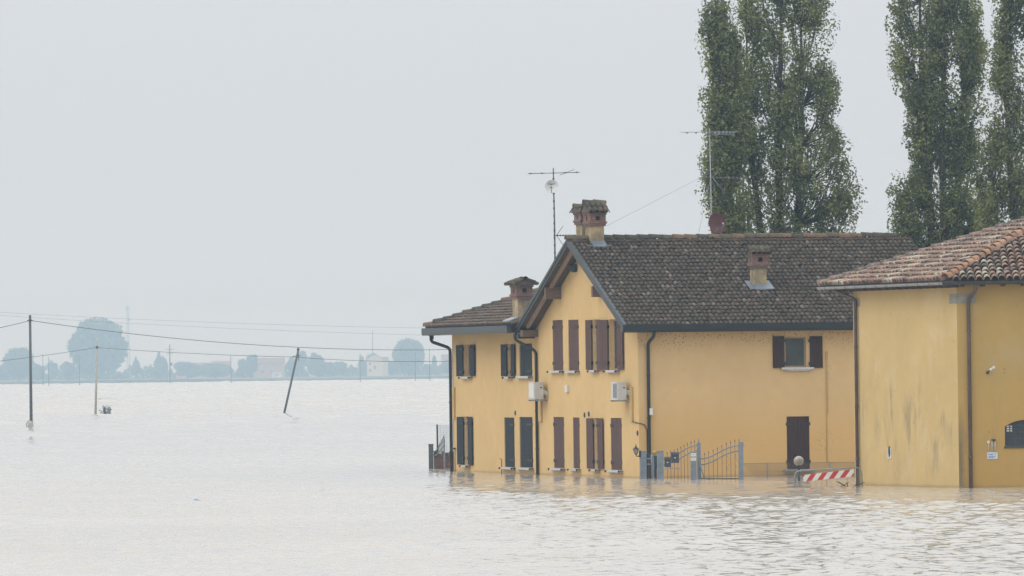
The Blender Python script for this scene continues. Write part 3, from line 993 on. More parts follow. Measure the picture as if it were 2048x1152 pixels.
# purlins and rafters under the gable overhang
def beam(*b):
    mb = MB(); mb.box(*b); mb.build("purlin", M_beam, house)
def purlin(u, v0, v1, yw=.2, x0=-.56):
    y, zt = G(u, v0); _, zb2 = G(u, v1)
    beam(x0, y - yw / 2, zb2, -.002, y + yw / 2, min(zt, z_main(y) - .16))
purlin(1146, 503, 524); purlin(1121, 574, 598); purlin(1201, 572, 594, .2, -.3)
beam(-.56, WM - .15, z_main(WM) - .5, -.002, WM + .25, z_main(WM + .25) - .155)
beam(-.56, -.12, z_main(0) - .42, -.002, .1, z_main(0) - .21)
mb = MB()
for ya, yb in ((.1, yR - .12), (yR + .12, WM - .1)):
    slope_band(mb, -.42, -.3, -.25, -.152, ya, yb)
mb.build("rafter", M_rafter, house)
mb = MB()     # boxed eave return at the joint with the annex
mb.box(-.6, WM + .27, z_main(WM + .3) - .42, -.003, WM + OY + .05, z_main(WM + OY) - .16)
mb.build("eave_box", M_gutter, house)
mb = MB()
yv, zv = G(1153, 536)
mb.lathe([(0, 0), (.13, 0), (.15, .1), (.12, .2), (0, .24)], 14, 0, Matrix.Translation((0, yv, zv)) @ Matrix.Rotation(-math.pi / 2, 4, 'Y'))
mb.build("gable_lamp", M_iron, house)

# annex roof: slope facing left, hip at its far end
LA = LG + .5
XA = 5.2
def za_pt(x, y, dz=0): return (x, y, z_ann(x) + dz)
mb = MB()
hipx = min(XA, (LA - WM) - AX)
poly = [(-AX, WM + .3), (-AX, LA), (XA, LA - (XA + AX)), (XA, WM + .3)]
mb.prism(poly, lambda p, q, t_: (p, q, z_ann(p) + t_), -.14, -.04)
# hip end slope and far slope
hp = LA - (XA + AX)
mb.prism([(-AX, LA), (XA, hp), (2 * XA + AX, LA)], lambda p, q, t_: (p, q, zA + SA * (LA - q) + t_), -.14, -.02)
mb.prism([(XA, WM + .3), (XA, hp), (2 * XA + AX, LA), (2 * XA + AX, WM + .3)], lambda p, q, t_: (p, q, zA + SA * (2 * XA + AX - p) + t_), -.14, -.02)
aroof = mb.build("roof", M_under, house)
ca = 1 / math.sqrt(1 + SA * SA)
sa_ = Vector((ca, 0, SA * ca)); aa_ = Vector((0, 1, 0))
LSA = (XA + AX) / ca
spots = tile_spots(Vector((-AX, WM + .32, zA - .03)), aa_, sa_, lambda p, q: p + q * ca < LA - WM - .35 and q < LSA - .1, LA - WM, LSA, 0.166, 0.31)
lay_tiles(spots, 0.083, 0.36, M_tile, aroof, MH, lambda u, v: 850 < u < 1035 and v < 662, "roof_tile", 70, [0.45, .5, .55, .6, .64, .68, .74, .8, .86], "tile_field")
hipA = Vector((-AX - .02, LA + .02, zA)); hipB = Vector((XA, hp, z_ann(XA)))
def lay_ridge(A, B, meshes, parent, name, ln=.42, n_up=Vector((0, 0, 1)), lift=.0):
    d = (B - A); L = d.length; d.normalize()
    a = d.cross(n_up).normalized(); n = a.cross(d).normalized()
    k = int(L / ln)
    for i in range(k):
        p = A + d * (i * ln) + n * (lift + random.gauss(0, .006)) + a * random.gauss(0, .01)
        th = random.gauss(0, .03)
        d2 = (d * math.cos(th) + a * math.sin(th) - n * .04).normalized(); a2 = d2.cross(n).normalized(); n2 = a2.cross(d2)
        o = link(name, random.choice(meshes), parent)
        o.matrix_local = Matrix(((a2.x, d2.x, n2.x, p.x), (a2.y, d2.y, n2.y, p.y), (a2.z, d2.z, n2.z, p.z), (0, 0, 0, 1)))
lay_ridge(hipA, hipB, rid, aroof, "ridge_tile")
lay_ridge(hipB, Vector((XA, WM, z_ann(XA))), rid, aroof, "ridge_tile")
mb = MB()     # soffit, rafters and corner bracket of the annex eave
mb.prism([(-AX + .05, WM + .4), (-AX + .05, LA - .05), (-.003, LA - .05), (-.003, WM + .4)], lambda p, q, t_: (p, q, z_ann(p) + t_), -.2, -.145)
y = WM + .9
while y < LG:
    mb.prism([(-AX + .08, zb_a + .05), (-.003, zb_a + .05 - .03), (-.003, z_ann(0) - .205), (-AX + .08, z_ann(-AX + .08) - .205)], lambda p, q, t_: (p, t_, q), y, y + .1)
    y += .62
mb.box(-AX + .1, LG + .18, zb_a - .14, -AX + .22, LG + .34, zb_a + .02)
mb.prism([(-AX + .1, zb_a - .02), (-.1, zb_a + .06), (-.1, zb_a + .1), (-AX + .1, zb_a + .04)], lambda p, q, t_: (p, t_, q), LG + .1, LG + .45)
mb.build("soffit", M_soffit, house)

# ------------------------------------------------------------------ chimneys
cap_t = [mesh_of(coppo_mesh("cap_tile", .1, .38, M_ridge, tv, .85), "cap_tile", M_ridge) for tv in (0, .15, .3, .5, .7)]
def chimney(x0, x1, y0, y1, zb, zs, zh, ridge_axis, capz, over=.1, nt=4, flash=True, label=None):
    """stack to zs, brick head to zh, tiled cap to capz (house-local metres)"""
    mb = MB()
    mb.box(x0, y0, zb, x1, y1, zs)
    ch = mb.build("chimney", M_stack, house)
    if label: ch['label'] = label
    mb = MB()
    e = .05
    hz0, hz1 = zs, zh
    mb.box(x0 - e, y0 - e, hz0, x1 + e, y1 + e, hz0 + .08)
    mb.box(x0 - e * 1.7, y0 - e * 1.7, hz0 + .08, x1 + e * 1.7, y1 + e * 1.7, hz0 + .15)
    # lantern of brick piers with openings
    z0, z1 = hz0 + .15, hz1 - .07
    def piers(axis, s0, s1, t0, t1):
        ws = (s1 - s0)
        segs = [(s0, s0 + ws * .36), (s0 + ws * .64, s1)]
        for a, b in segs:
            if axis == 'x': mb.box(a, t0, z0, b, t1, z1)
            else: mb.box(t0, a, z0, t1, b, z1)
        # below and above the opening
        a, b = s0 + ws * .36, s0 + ws * .64
        for q0, q1 in ((z0, z0 + (z1 - z0) * .22), (z1 - (z1 - z0) * .2, z1)):
            if axis == 'x': mb.box(a, t0, q0, b, t1, q1)
            else: mb.box(t0, a, q0, t1, b, q1)
    th = .12
    piers('x', x0 - e, x1 + e, y0 - e, y0 - e + th); piers('x', x0 - e, x1 + e, y1 + e - th, y1 + e)
    piers('y', y0 - e + th, y1 + e - th, x0 - e, x0 - e + th); piers('y', y0 - e + th, y1 + e - th, x1 + e - th, x1 + e)
    mb.box(x0 - e * 1.6, y0 - e * 1.6, z1, x1 + e * 1.6, y1 + e * 1.6, hz1)
    mb.build("brick_head", M_brick, ch)
    mb = MB(); mb.box(x0 + .08, y0 + .08, z0, x1 - .08, y1 - .08, z1); mb.build("flue", M_black, ch)
    # cap: a small pitched roof carrying barrel tiles
    X0, X1, Y0, Y1 = x0 - e - over, x1 + e + over, y0 - e - over, y1 + e + over
    mb = MB()
    if ridge_axis == 'x':
        ym = (Y0 + Y1) / 2
        mb.prism([(Y0, hz1), (Y1, hz1), (ym, capz - .06)], lambda p, q, t_: (t_, p, q), X0 + .03, X1 - .03)
    else:
        xm = (X0 + X1) / 2
        mb.prism([(X0, hz1), (X1, hz1), (xm, capz - .06)], lambda p, q, t_: (p, t_, q), Y0 + .03, Y1 - .03)
    mb.build("cap", M_under2, ch)
    C = Vector(((X0 + X1) / 2, (Y0 + Y1) / 2, 0))
    for sgn in (-1, 1):
        if ridge_axis == 'x':
            run = (Y1 - Y0) / 2; s = Vector((0, -sgn * run, capz - .06 - hz1)).normalized(); a = Vector((1, 0, 0)) ; O = Vector((X0, C.y + sgn * run, hz1)); wdt = X1 - X0
        else:
            run = (X1 - X0) / 2; s = Vector((-sgn * run, 0, capz - .06 - hz1)).normalized(); a = Vector((0, 1, 0)); O = Vector((C.x + sgn * run, Y0, hz1)); wdt = Y1 - Y0
        n = a.cross(s)
        if n.z < 0: a2 = -a; O = O + a * wdt; n = a2.cross(s)
        else: a2 = a
        sl = math.hypot(run, capz - .06 - hz1)
        m = max(2, round(wdt / .2))
        for r_ in range(2):
            for i in range(m):
                p = O + a2 * ((i + .5) * wdt / m) + s * (-.06 + r_ * max(.12, sl - .34)) + n * (.0 + random.gauss(0, .006))
                o = link("cap_tile", random.choice(cap_t), ch)
                o.matrix_local = Matrix(((a2.x, s.x, n.x, p.x), (a2.y, s.y, n.y, p.y), (a2.z, s.z, n.z, p.z), (0, 0, 0, 1)))
    m = 2
    for i in range(m):
        if ridge_axis == 'x':
            p = Vector((X0 - .03 + i * (X1 - X0) / m, C.y, capz - .09)); d = Vector((1, 0, 0))
        else:
            p = Vector((C.x, Y0 - .03 + i * (Y1 - Y0) / m, capz - .09)); d = Vector((0, 1, 0))
        a = d.cross(Vector((0, 0, 1)))
        o = link("cap_tile", random.choice(cap_t), ch)
        o.matrix_local = Matrix(((a.x * 1.15, d.x * 1.15, 0, p.x), (a.y * 1.15, d.y * 1.15, 0, p.y), (0, 0, 1.15, p.z), (0, 0, 0, 1)))
    if flash:
        mb = MB()
        mb.prism([(y0 - .22, z_main(y0 - .22) + .06), (y1, z_main(y1) + .06), (y1, z_main(y1) + .09), (y0 - .22, z_main(y0 - .22) + .09)], lambda p, q, t_: (t_, p, q), x0 - .2, x0 - .015)
        mb.prism([(y0 - .22, z_main(y0 - .22) + .06), (y1, z_main(y1) + .06), (y1, z_main(y1) + .09), (y0 - .22, z_main(y0 - .22) + .09)], lambda p, q, t_: (t_, p, q), x1 + .015, x1 + .2)
        mb.prism([(y0 - .25, z_main(y0 - .25) + .05), (y0 - .004, z_main(y0) + .09), (y0 - .004, z_main(y0) + .17), (y0 - .25, z_main(y0 - .25) + .09)], lambda p, q, t_: (t_, p, q), x0 - .012, x1 + .012)
        mb.build("flashing", M_lead, ch)
    return ch
def on_main(u, v):
    n = Vector((0, -SM, 1)).normalized()
    P = MH @ Vector((0, yR, zR)); nw = MH.to_3x3() @ n
    return MHi @ on_plane(u, v, P, nw)
def on_ann(u, v):
    n = Vector((-SA, 0, 1)).normalized()
    P = MH @ Vector((-AX, 0, zA)); nw = MH.to_3x3() @ n
    return MHi @ on_plane(u, v, P, nw)
def zat(u, v, y): return L_(u, v, y)[1]
# large chimney beside the ridge
b = on_main(1186, 491)
x0, x1, y0 = L_(1183, 480, b.y)[0], L_(1208.5, 480, b.y)[0], b.y
chimney(x0, x1, y0, y0 + .75, z_main(y0) - .4, zat(1195, 452, y0), zat(1195, 425, y0), 'x', zat(1195, 402, y0 + .4), label="tallest chimney with mossy tiled cap beside the ridge")
y0b = yR + .9
x0, x1 = L_(1164, 460, y0b)[0], L_(1180, 460, y0b)[0]
chimney(x0, x1, y0b, y0b + .75, z_main(y0b) - .6, zat(1160, 449, y0b), zat(1160, 425, y0b), 'x', zat(1160, 410, y0b + .4), over=.12, flash=False, label="chimney just behind the tallest one")
b = on_main(1511, 577)
x0, x1, y0 = L_(1508, 570, b.y)[0], L_(1533.5, 570, b.y)[0], b.y
chimney(x0, x1, y0, y0 + .42, z_main(y0) - .4, zat(1515, 536, y0), zat(1515, 508, y0), 'x', zat(1515, 494, y0 + .3), over=.08, label="small chimney halfway down the long roof slope")
b = on_ann(1036, 640)
x0, x1, y0 = L_(1036, 620, b.y)[0], L_(1062, 620, b.y)[0], b.y
c4 = chimney(x0, x1, y0, y0 + .72, z_ann(x0) - .4, zat(1045, 597, y0), zat(1045, 570, y0), 'y', zat(1045, 556, y0), over=.12, flash=False, label="chimney on the left wing roof")
mb = MB()
mb.prism([(x0 - .34, z_ann(x0 - .34) + .07), (x0 - .01, z_ann(x0) + .07), (x0 - .01, z_ann(x0) + .11), (x0 - .34, z_ann(x0 - .34) + .11)], lambda p, q, t_: (p, t_, q), y0 - .1, y0 + .85)
mb.build("flashing", M_zinc, c4)

# ------------------------------------------------------------------ downpipes, conduits, small fittings on the house
def pipe(pts, r, mat, name="downpipe", parent=None, clips=()):
    mb = MB()
    P = [Vector(p) for p in pts]
    out = [P[0]]
    for i in range(1, len(P) - 1):            # rounded elbows
        a, b, c = P[i - 1], P[i], P[i + 1]
        d1, d2 = (a - b), (c - b)
        k = min(.14, d1.length * .4, d2.length * .4)
        s, e = b + d1.normalized() * k, b + d2.normalized() * k
        for q in range(5):
            t_ = q / 4
            out.append(s * (1 - t_) ** 2 + b * 2 * t_ * (1 - t_) + e * t_ * t_)
    out.append(P[-1])
    mb.tube(out, r, 10)
    for c in clips:
        mb.tube([Vector(c) - Vector((0, 0, .025)), Vector(c) + Vector((0, 0, .025))], r * 1.25, 10)
    return mb.build(name, mat, parent or house)
yp = Gy(1077.5, 850)
zc = G(1077, 702)[1]
pipe([(-.07, yp, -.6), (-.07, yp, zc), (-.72, yp + .35, G(1037, 679, -.72)[1]), (-.72, yp + .35, zb_a + .03)], .052, M_pipe, clips=[(-.07, yp, 2.2), (-.07, yp, .9)])
yp2 = LG - .02
zc2 = G(905, 696)[1]
pipe([(-.08, yp2, -.6), (-.08, yp2, zc2), (-.72, yp2 + .25, G(869, 683, -.72)[1]), (-.72, yp2 + .25, zb_a + .03)], .058, M_pipe, clips=[(-.08, yp2, 2.5)])
xp = L_(1297.5, 800, -.08)[0]
zt1, zt2 = L_(1297, 686, -.08)[1], L_(1308, 672, -.4)[1]
pipe([(xp, -.08, -.6), (xp, -.08, zt1), (L_(1308, 672, -.5)[0], -.5, zt2), (L_(1308, 660, -.52)[0], -.52, zb_g + .02)], .055, M_pipe, clips=[(xp, -.08, 3.4), (xp, -.08, 2.0)])
mb = MB()
def gbox(mb, u0, u1, v0, v1, x0, x1, m=0):
    ya, zb_ = G(u1, v1); yb, zt = G(u0, v0)
    mb.box(x0, ya, zb_, x1, yb, zt, m)
mb = MB(); gbox(mb, 1079.5, 1085.5, 800, 843, -.07, -.003); mb.build("conduit", M_conduit, house)
mb = MB(); gbox(mb, 907.5, 911.5, 775, 838, -.07, -.003); mb.build("conduit", M_conduit, house)
mb = MB(); gbox(mb, 1262, 1267.5, 774, 843, -.07, -.003); mb.build("conduit", M_conduit, house)
y5, z5 = G(1267, 842); x6, z6 = L_(1296, 872, -.04)
mb = MB(); mb.tube([(-.03, y5, z5), (-.03, y5 - .1, z5 - .04), (-.03, .1, z5 - .06), (.02, -.02, z5 - .07), (x6 - .12, -.03, z5 - .12), (x6 - .03, -.03, z5 - .3), (x6 - .03, -.03, -.3)], .016, 6); mb.build("cable", M_pipe, house)
mb = MB(); gbox(mb, 1133.5, 1138.5, 770, 784, -.08, -.003); mb.build("vent_box", M_white, house)
for i, (u, v) in enumerate(((1031, 826), (1169.5, 830), (1178, 828), (1275.5, 866))):
    y, z = G(u, v)
    mb = MB()
    mb.lathe([(0, 0), (.085, 0), (.085, .02), (.06, .022), (0, .012)], 14, 0, Matrix.Translation((-.002, y, z)) @ Matrix.Rotation(-math.pi / 2, 4, 'Y'))
    mb.build("wall_vent", M_pipe, house)
y, z = G(1005, 918)
mb = MB(); mb.tube([(-.04, y, -.3), (-.04, y, z), (-.12, y, z + .02)], .013, 6); mb.build("standpipe", M_ironbar, house)
y, z = G(912, 897)
mb = MB(); mb.tube([(-.04, y, -.3), (-.04, y, z)], .013, 6); mb.box(-.16, y - .04, z - .03, -.02, y + .04, z + .03); mb.build("standpipe", M_ironbar, house)
xq, zq0 = L_(1654, 925); _, zq1 = L_(1654, 703)
mb = MB(); mb.tube([(xq, -.02, zq0), (xq, -.02, zq1)], .012, 6); mb.tube([(xq + .05, -.02, zq0 + 1.6), (xq + .05, -.02, zq1)], .007, 6); mb.build("cable", M_conduit, house)
xw, zw0 = L_(1298.5, 830, -.14); xw2, zw1 = L_(1304.5, 816.5, -.14)
mb = MB(); mb.box(xw + .015, -.18, zw0, xw2 + .015, -.003, zw1); mb.build("meter_box", M_white, house)

# ------------------------------------------------------------------ air conditioners (hang on the wall: things of their own)
def air_con(y0, z0, label, ln=.72, ht=.58, covered=False):
    g = "air conditioners on the gable front"
    T = thing("air_conditioner", label, "air conditioner", MH @ Matrix.Translation((0, y0, z0)), g)
    mb = MB()
    x0, x1 = -.47, -.15
    mb.box(x0, 0, 0, x1, ln, ht)
    mb.box(x0 - .01, -.012, ht - .04, x1 + .005, ln + .012, ht + .012)
    mb.box(x1 - .16, -.018, .06, x1 - .02, -.002, ht - .1)
    mb.box(x0 + .02, -.01, .02, x0 + .09, -.002, ht - .04)
    mb.build("casing", M_whiteg, T)
    mb = MB()
    if not covered:
        for i in range(9):
            z = .07 + i * (ht - .14) / 8
            mb.box(x0 - .008, .05, z - .005, x0 - .003, ln - .22, z + .005)
        for i in range(6):
            y = .05 + i * (ln - .27) / 5
            mb.box(x0 - .006, y - .006, .06, x0 - .003, y + .006, ht - .06)
        mb.box(x0 - .0015, .04, .05, x0 - .0005, ln - .2, ht - .05, 1)
        mb.build("fan_grille", [M_whiteg, M_box], T)
    else:
        mb.box(x0 - .02, .04, .04, x0 - .002, ln - .04, ht - .05)
        mb.build("front_cover", M_white, T)
    mb = MB()
    for y in (.08, ln - .1):
        mb.box(-.52, y - .025, -.06, -.002, y + .025, -.012)
        mb.box(-.045, y - .025, -.05, -.002, y + .025, .3)
    mb.build("bracket", M_zinc, T)
    mb = MB()
    for i in range(3):
        mb.tube([(x1 - .05, -.01, .16 + i * .06), (x1 + .04, -.05, .2 + i * .05), (-.04, -.03 - .03 * i, .1 + i * .06), (-.03, -.02, -.02)], .014, 6)
    mb.build("pipe", M_white, T)
    mb = MB(); mb.box(x1 - .13, -.024, ht - .2, x1 - .05, -.019, ht - .165); mb.build("badge", M_box, T)
    return T
yA, zA1 = (1279 - 8.5 - 1087) / SCALE_Y, G(1080, 798)[1]
air_con(G(1087, 780, -.15)[0], G(1087, 798.5, -.3)[1], "white air conditioner covering the downpipe between the two shutter colours", covered=True)
air_con(G(1253, 780, -.15)[0], G(1253, 799.5, -.3)[1], "white air conditioner with dark fan grille near the house's right front corner")

# ------------------------------------------------------------------ roof antennas
def aerial_boom(mb, p, d, ln, elems, el_dir, el_len, r=.012):
    mb.tube([p - d * ln * .5, p + d * ln * .5], r, 5)
    for i in range(elems):
        q = p + d * (ln * (i / (elems - 1) - .5))
        mb.tube([q - el_dir * el_len * .5, q + el_dir * el_len * .5], r * .6, 5)
        mb.box(q.x - .03, q.y - .03, q.z - .025, q.x + .03, q.y + .03, q.z + .025)
dA = 259.0
pA = depth(1110, 520, dA); pAt = depth(1106.5, 336, dA)
TA = thing("tv_antenna", "tall thin mast with pale satellite dish and TV aerials left of the chimneys", "antenna", (pA.x, pA.y, 5.6))
def rel(T, p): return Vector(p) - T.matrix_world.translation
mb = MB(); mb.tube([rel(TA, (pA.x, pA.y, 5.6)), rel(TA, (pA.x, pA.y, 8.6)), rel(TA, pAt)], [.03, .026, .02], 8)
for i in range(12):
    q = pA.lerp(pAt, .08 * i); mb.box(*(rel(TA, q) - Vector((.035, .035, .03))), *(rel(TA, q) + Vector((.035, .035, .03))))
mb.build("mast", M_mastd, TA)
mb = MB()
pb = depth(1107, 346, dA)
aerial_boom(mb, rel(TA, pb), Vector((1, 0, .013)).normalized(), 1.6, 5, Vector((.25, -.97, 0)), .7)
mb.tube([rel(TA, pb) - Vector((.88, 0, 0)), rel(TA, pb) + Vector((.92, 0, .01))], .006, 5)
mb.tube([rel(TA, depth(1120, 350, dA)), rel(TA, depth(1148, 339, dA - .2))], .009, 5)
mb.build("aerial", M_mastd, TA)
mb = MB()
pc = depth(1110, 471, dA)
aerial_boom(mb, rel(TA, pc) + Vector((.38, 0, 0)), Vector((1, 0, 0)), .8, 9, Vector((0, 1, 0)), .2, .009)
q = rel(TA, depth(1113, 471, dA))
mb.tube([q, rel(TA, depth(1126, 452, dA - .1))], .009, 5); mb.tube([q, rel(TA, depth(1126, 490, dA - .1))], .009, 5)
mb.build("yagi_aerial", M_iron, TA)
def dish(T, c, r, nrm, mat, name="dish", depth_=.1, marks=False):
    z = Vector(nrm).normalized(); x = Vector((0, 0, 1)).cross(z).normalized(); y = z.cross(x)
    M = Matrix(((x.x, y.x, z.x, c.x), (x.y, y.y, z.y, c.y), (x.z, y.z, z.z, c.z), (0, 0, 0, 1)))
    mb = MB()
    prof = [(r * k / 6, depth_ * (k / 6) ** 2) for k in range(7)]
    mb.lathe(prof, 24, 0, M)
    mb.lathe([(a, b - .012) for a, b in prof][::-1], 24, 0, M)
    mb.lathe([(r, depth_), (r * 1.02, depth_ - .006), (r, depth_ - .012)], 24, 0, M)
    d = mb.build(name, mat, T)
    mb = MB()
    mb.tube([M @ Vector((0, -r * .98, depth_ * .9)), M @ Vector((0, -r * .3, r * 1.25))], .012, 6)
    mb.tube([M @ Vector((0, -r * .3, r * 1.2)), M @ Vector((0, -r * .12, r * 1.05))], .035, 8)
    mb.build("feed_arm", M_mast, T)
    return M, d
M_, dsh = dish(TA, rel(TA, depth(1104, 373.5, dA - .25)), .232, (-.12, -1, .1), M_dish)
mb = MB()    # dark worn mark printed across the upper half of the dish
def zdish(x, y): return .1 * ((x * x + y * y) / .232 ** 2)
for (xx, yy, ww, hh) in ((-.1, .115, .05, .014), (-.115, .09, .014, .04), (-.085, .075, .04, .014), (-.045, .085, .014, .045), (-.02, .105, .035, .013), (-.005, .085, .013, .045), (-.022, .065, .03, .012), (.03, .1, .013, .05), (.06, .085, .04, .013), (.075, .105, .013, .04), (.095, .095, .013, .035), (-.04, -.035, .12, .018)):
    zz = zdish(xx, yy) + .004
    mb.add([M_ @ Vector(p) for p in ((xx - ww / 2, yy - hh / 2, zz), (xx + ww / 2, yy - hh / 2, zz), (xx + ww / 2, yy + hh / 2, zz + .004), (xx - ww / 2, yy + hh / 2, zz + .004), )], [(0, 1, 2, 3)])
mb.build("dish_marking", M_iron, dsh)

dB = 256.0
pB = depth(1424, 476, dB); pBt = depth(1419, 257, dB)
TB = thing("tv_antenna", "aluminium mast with dark red satellite dish and long aerial in front of the poplar", "antenna", (pB.x, pB.y, pB.z - .6))
mb = MB(); mb.tube([(0, 0, 0), rel(TB, pB), rel(TB, pBt)], [.03, .026, .016], 8); mb.build("mast", M_mast, TB)
mb = MB()
pb = depth(1420, 265.5, dB)
mb.tube([rel(TB, depth(1361, 264.5, dB)), rel(TB, depth(1478, 263, dB))], .009, 6)
for u in (1374, 1392, 1419, 1430, 1438, 1446, 1453, 1460, 1467):
    q = rel(TB, depth(u, 265.5, dB)); mb.tube([q - Vector((.1, .5, .02)), q + Vector((.1, .5, .02))], .004, 5)
    mb.box(q.x - .03, q.y - .03, q.z - .03, q.x + .03, q.y + .03, q.z + .03)
mb.tube([rel(TB, depth(1422, 268, dB)), rel(TB, depth(1470, 270, dB - .3))], .01, 5)
mb.build("aerial", M_mast, TB)
mb = MB()
q = rel(TB, depth(1422, 355, dB))
mb.tube([q, rel(TB, depth(1496, 356, dB))], .006, 6)
for u in range(1434, 1495, 8):
    c = rel(TB, depth(u, 356, dB)); mb.tube([c - Vector((0, .12, .06)), c + Vector((0, .12, .06))], .004, 5)
mb.tube([rel(TB, depth(1426, 356, dB)), rel(TB, depth(1448, 384, dB))], .011, 5)
mb.tube([rel(TB, depth(1426, 354, dB)), rel(TB, depth(1436, 342, dB))], .011, 5)
mb.build("yagi_aerial", M_mast, TB)
dish(TB, rel(TB, depth(1432, 447, dB - .15)), .36, (.55, -.8, .12), M_dishred, depth_=.08)
mb = MB()
c = rel(TB, depth(1428, 462, dB - .1)); mb.box(c.x - .1, c.y - .08, c.z - .16, c.x + .14, c.y + .05, c.z + .1); mb.build("dish_mount", M_galv, TB)
def wire_thing(name, label, cat, pts, r, mat, group=None):
    T0 = Vector(pts[0])
    mb = MB(); mb.tube([Vector(p) - T0 for p in pts], r, 5)
    o = mb.build(name, mat); o.location = T0
    return tag(o, label, cat, group)
wire_thing("guy_wire", "thin stay wire slanting from the tall chimney up to the mast", "wire", [depth(1213, 452, 254), depth(1421, 345, dB)], .005, M_mast)
wire_thing("guy_wire", "thin stay wire dropping steeply left of the red dish", "wire", [depth(1396, 472, 254.5), depth(1420, 362, dB)], .005, M_mast)

# ------------------------------------------------------------------ the older barn house at right
CR = ground(1918.5, 976.3); CL = ground(1711, 970.3)
dl = (CL - CR); LL = dl.length; dl.normalize()
nl = Vector((-dl.y, dl.x, 0))
if nl.x > 0: nl = -nl
MR = Matrix.Translation(CR)
def Rr(p): return Vector(p) - CR
barn = thing("old_house", "old ochre house with hipped clay tile roof and stained walls at the right edge", "house", MR)
def PLf(u, v, off=0.0): return on_plane(u, v, CR + nl * off, nl)
def PRf(u, v, off=0.0): return on_plane(u, v, CR + Vector((0, -off, 0)), Vector((0, 1, 0)))
OV = .5
# eave corner: intersection of the two offset eave lines
kk = (-OV - nl.y * OV) / dl.y
E1 = CR + nl * OV + dl * kk
E1.y = CR.y - OV
E1z = depth(1883, 561.5, E1.y).z
E1.z = E1z
E2 = on_plane(1641, 572, CR + nl * OV, nl); E2.z = E1z
WZ = E1z + .02
# roof apex on the left slope plane
in_l = -nl
SL = .36
nL = Vector((-in_l.x * SL, -in_l.y * SL, 1)).normalized()
AP = on_plane(2112, 424, E1, nL)
SR = (AP.z - E1.z) / (AP.y - E1.y)
print("barn E1", E1, "E2", E2, "AP", AP, "SR", SR, "LL", LL)
XR = 12.0
# walls
mb = MB()
steps = 1
P0, P1 = Rr(CR), Rr(CL)
mb.quad((P1.x, P1.y, -1.2), (P0.x, P0.y, -1.2), (P0.x, P0.y, WZ), (P1.x, P1.y, WZ))
mb.build("wall", M_old, barn)
# right wall with an arched window
ax0, az0 = Rr(PRf(2010, 893)).x, Rr(PRf(2010, 893)).z
ax1 = ax0 + 1.15
azs = Rr(PRf(2010, 853)).z; azt = Rr(PRf(2040, 840)).z
arc = []
NA = 12
for i in range(NA + 1):
    s = i / NA
    arc.append((ax0 + (ax1 - ax0) * s, azs + (azt - azs) * (1 - (2 * s - 1) ** 2)))
mb = MB()
def PW(x, z, d=0.0): return (x, d, z)
mb.quad(PW(0, -1.2), PW(ax0, -1.2), PW(ax0, WZ), PW(0, WZ))
mb.quad(PW(ax1, -1.2), PW(XR, -1.2), PW(XR, WZ), PW(ax1, WZ))
mb.quad(PW(ax0, -1.2), PW(ax1, -1.2), PW(ax1, az0), PW(ax0, az0))
for (xa, za), (xb, zb_) in zip(arc[:-1], arc[1:]):
    mb.quad(PW(xa, za), PW(xb, zb_), PW(xb, WZ), PW(xa, WZ))
    mb.quad(PW(xa, za), PW(xa, za, .18), PW(xb, zb_, .18), PW(xb, zb_), 1)
mb.quad(PW(ax0, az0), PW(ax0, az0, .18), PW(ax0, azs, .18), PW(ax0, azs), 1)
mb.quad(PW(ax1, az0), PW(ax1, az0, .18), PW(ax1, azs, .18), PW(ax1, azs), 1)
mb.quad(PW(ax0, az0), PW(ax1, az0), PW(ax1, az0, .18), PW(ax0, az0, .18), 1)
mb.build("wall", [M_old2, M_stone], barn)
mb = MB()
mb.quad((P1.x, P1.y, -1.2), (XR, P1.y + 1.5, -1.2), (XR, P1.y + 1.5, WZ), (P1.x, P1.y, WZ))
mb.quad((XR, 0, -1.2), (XR, P1.y + 1.5, -1.2), (XR, P1.y + 1.5, WZ), (XR, 0, WZ))
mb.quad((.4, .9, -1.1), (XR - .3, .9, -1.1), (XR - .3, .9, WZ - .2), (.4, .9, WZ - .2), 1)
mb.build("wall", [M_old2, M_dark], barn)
# window: iron glazing bars, panes
mb = MB()
nb = 4
for i in range(nb + 1):
    x = ax0 + .02 + (ax1 - ax0 - .04) * i / nb
    s = (x - ax0) / (ax1 - ax0)
    zt = azs + (azt - azs) * (1 - (2 * s - 1) ** 2) - .005
    mb.box(x - .016, .10, az0, x + .016, .125, zt)
for i in range(4):
    z = az0 + .02 + i * .2
    mb.box(ax0 + .037, .101, z - .014, ax1 - .037, .124, z + .014)
for (xa, za), (xb, zb_) in zip(arc[:-1], arc[1:]):
    mb.add([(xa, .10, za - .04), (xb, .10, zb_ - .04), (xb, .10, zb_ - .001), (xa, .10, za - .001)], [(0, 1, 2, 3)])
mb.box(ax0 - .03, -.03, az0 - .05, ax1 + .03, .09, az0 - .002)
bw = mb.build("window", M_slate, barn)
mb = MB()
mb.add([(ax0, .13, az0)] + [(x, .13, z) for x, z in arc] + [(ax1, .13, az0)], [tuple(range(NA + 3))])
mb.build("pane", M_glassd, bw)
mb = MB()
for i in range(3):
    for j in range(2):
        mb.box(ax0 + .06 + j * .11, .09, azs - .02 - i * .065, ax0 + .14 + j * .08, .096, azs + .025 - i * .065)
mb.build("torn_paper", M_white, bw)
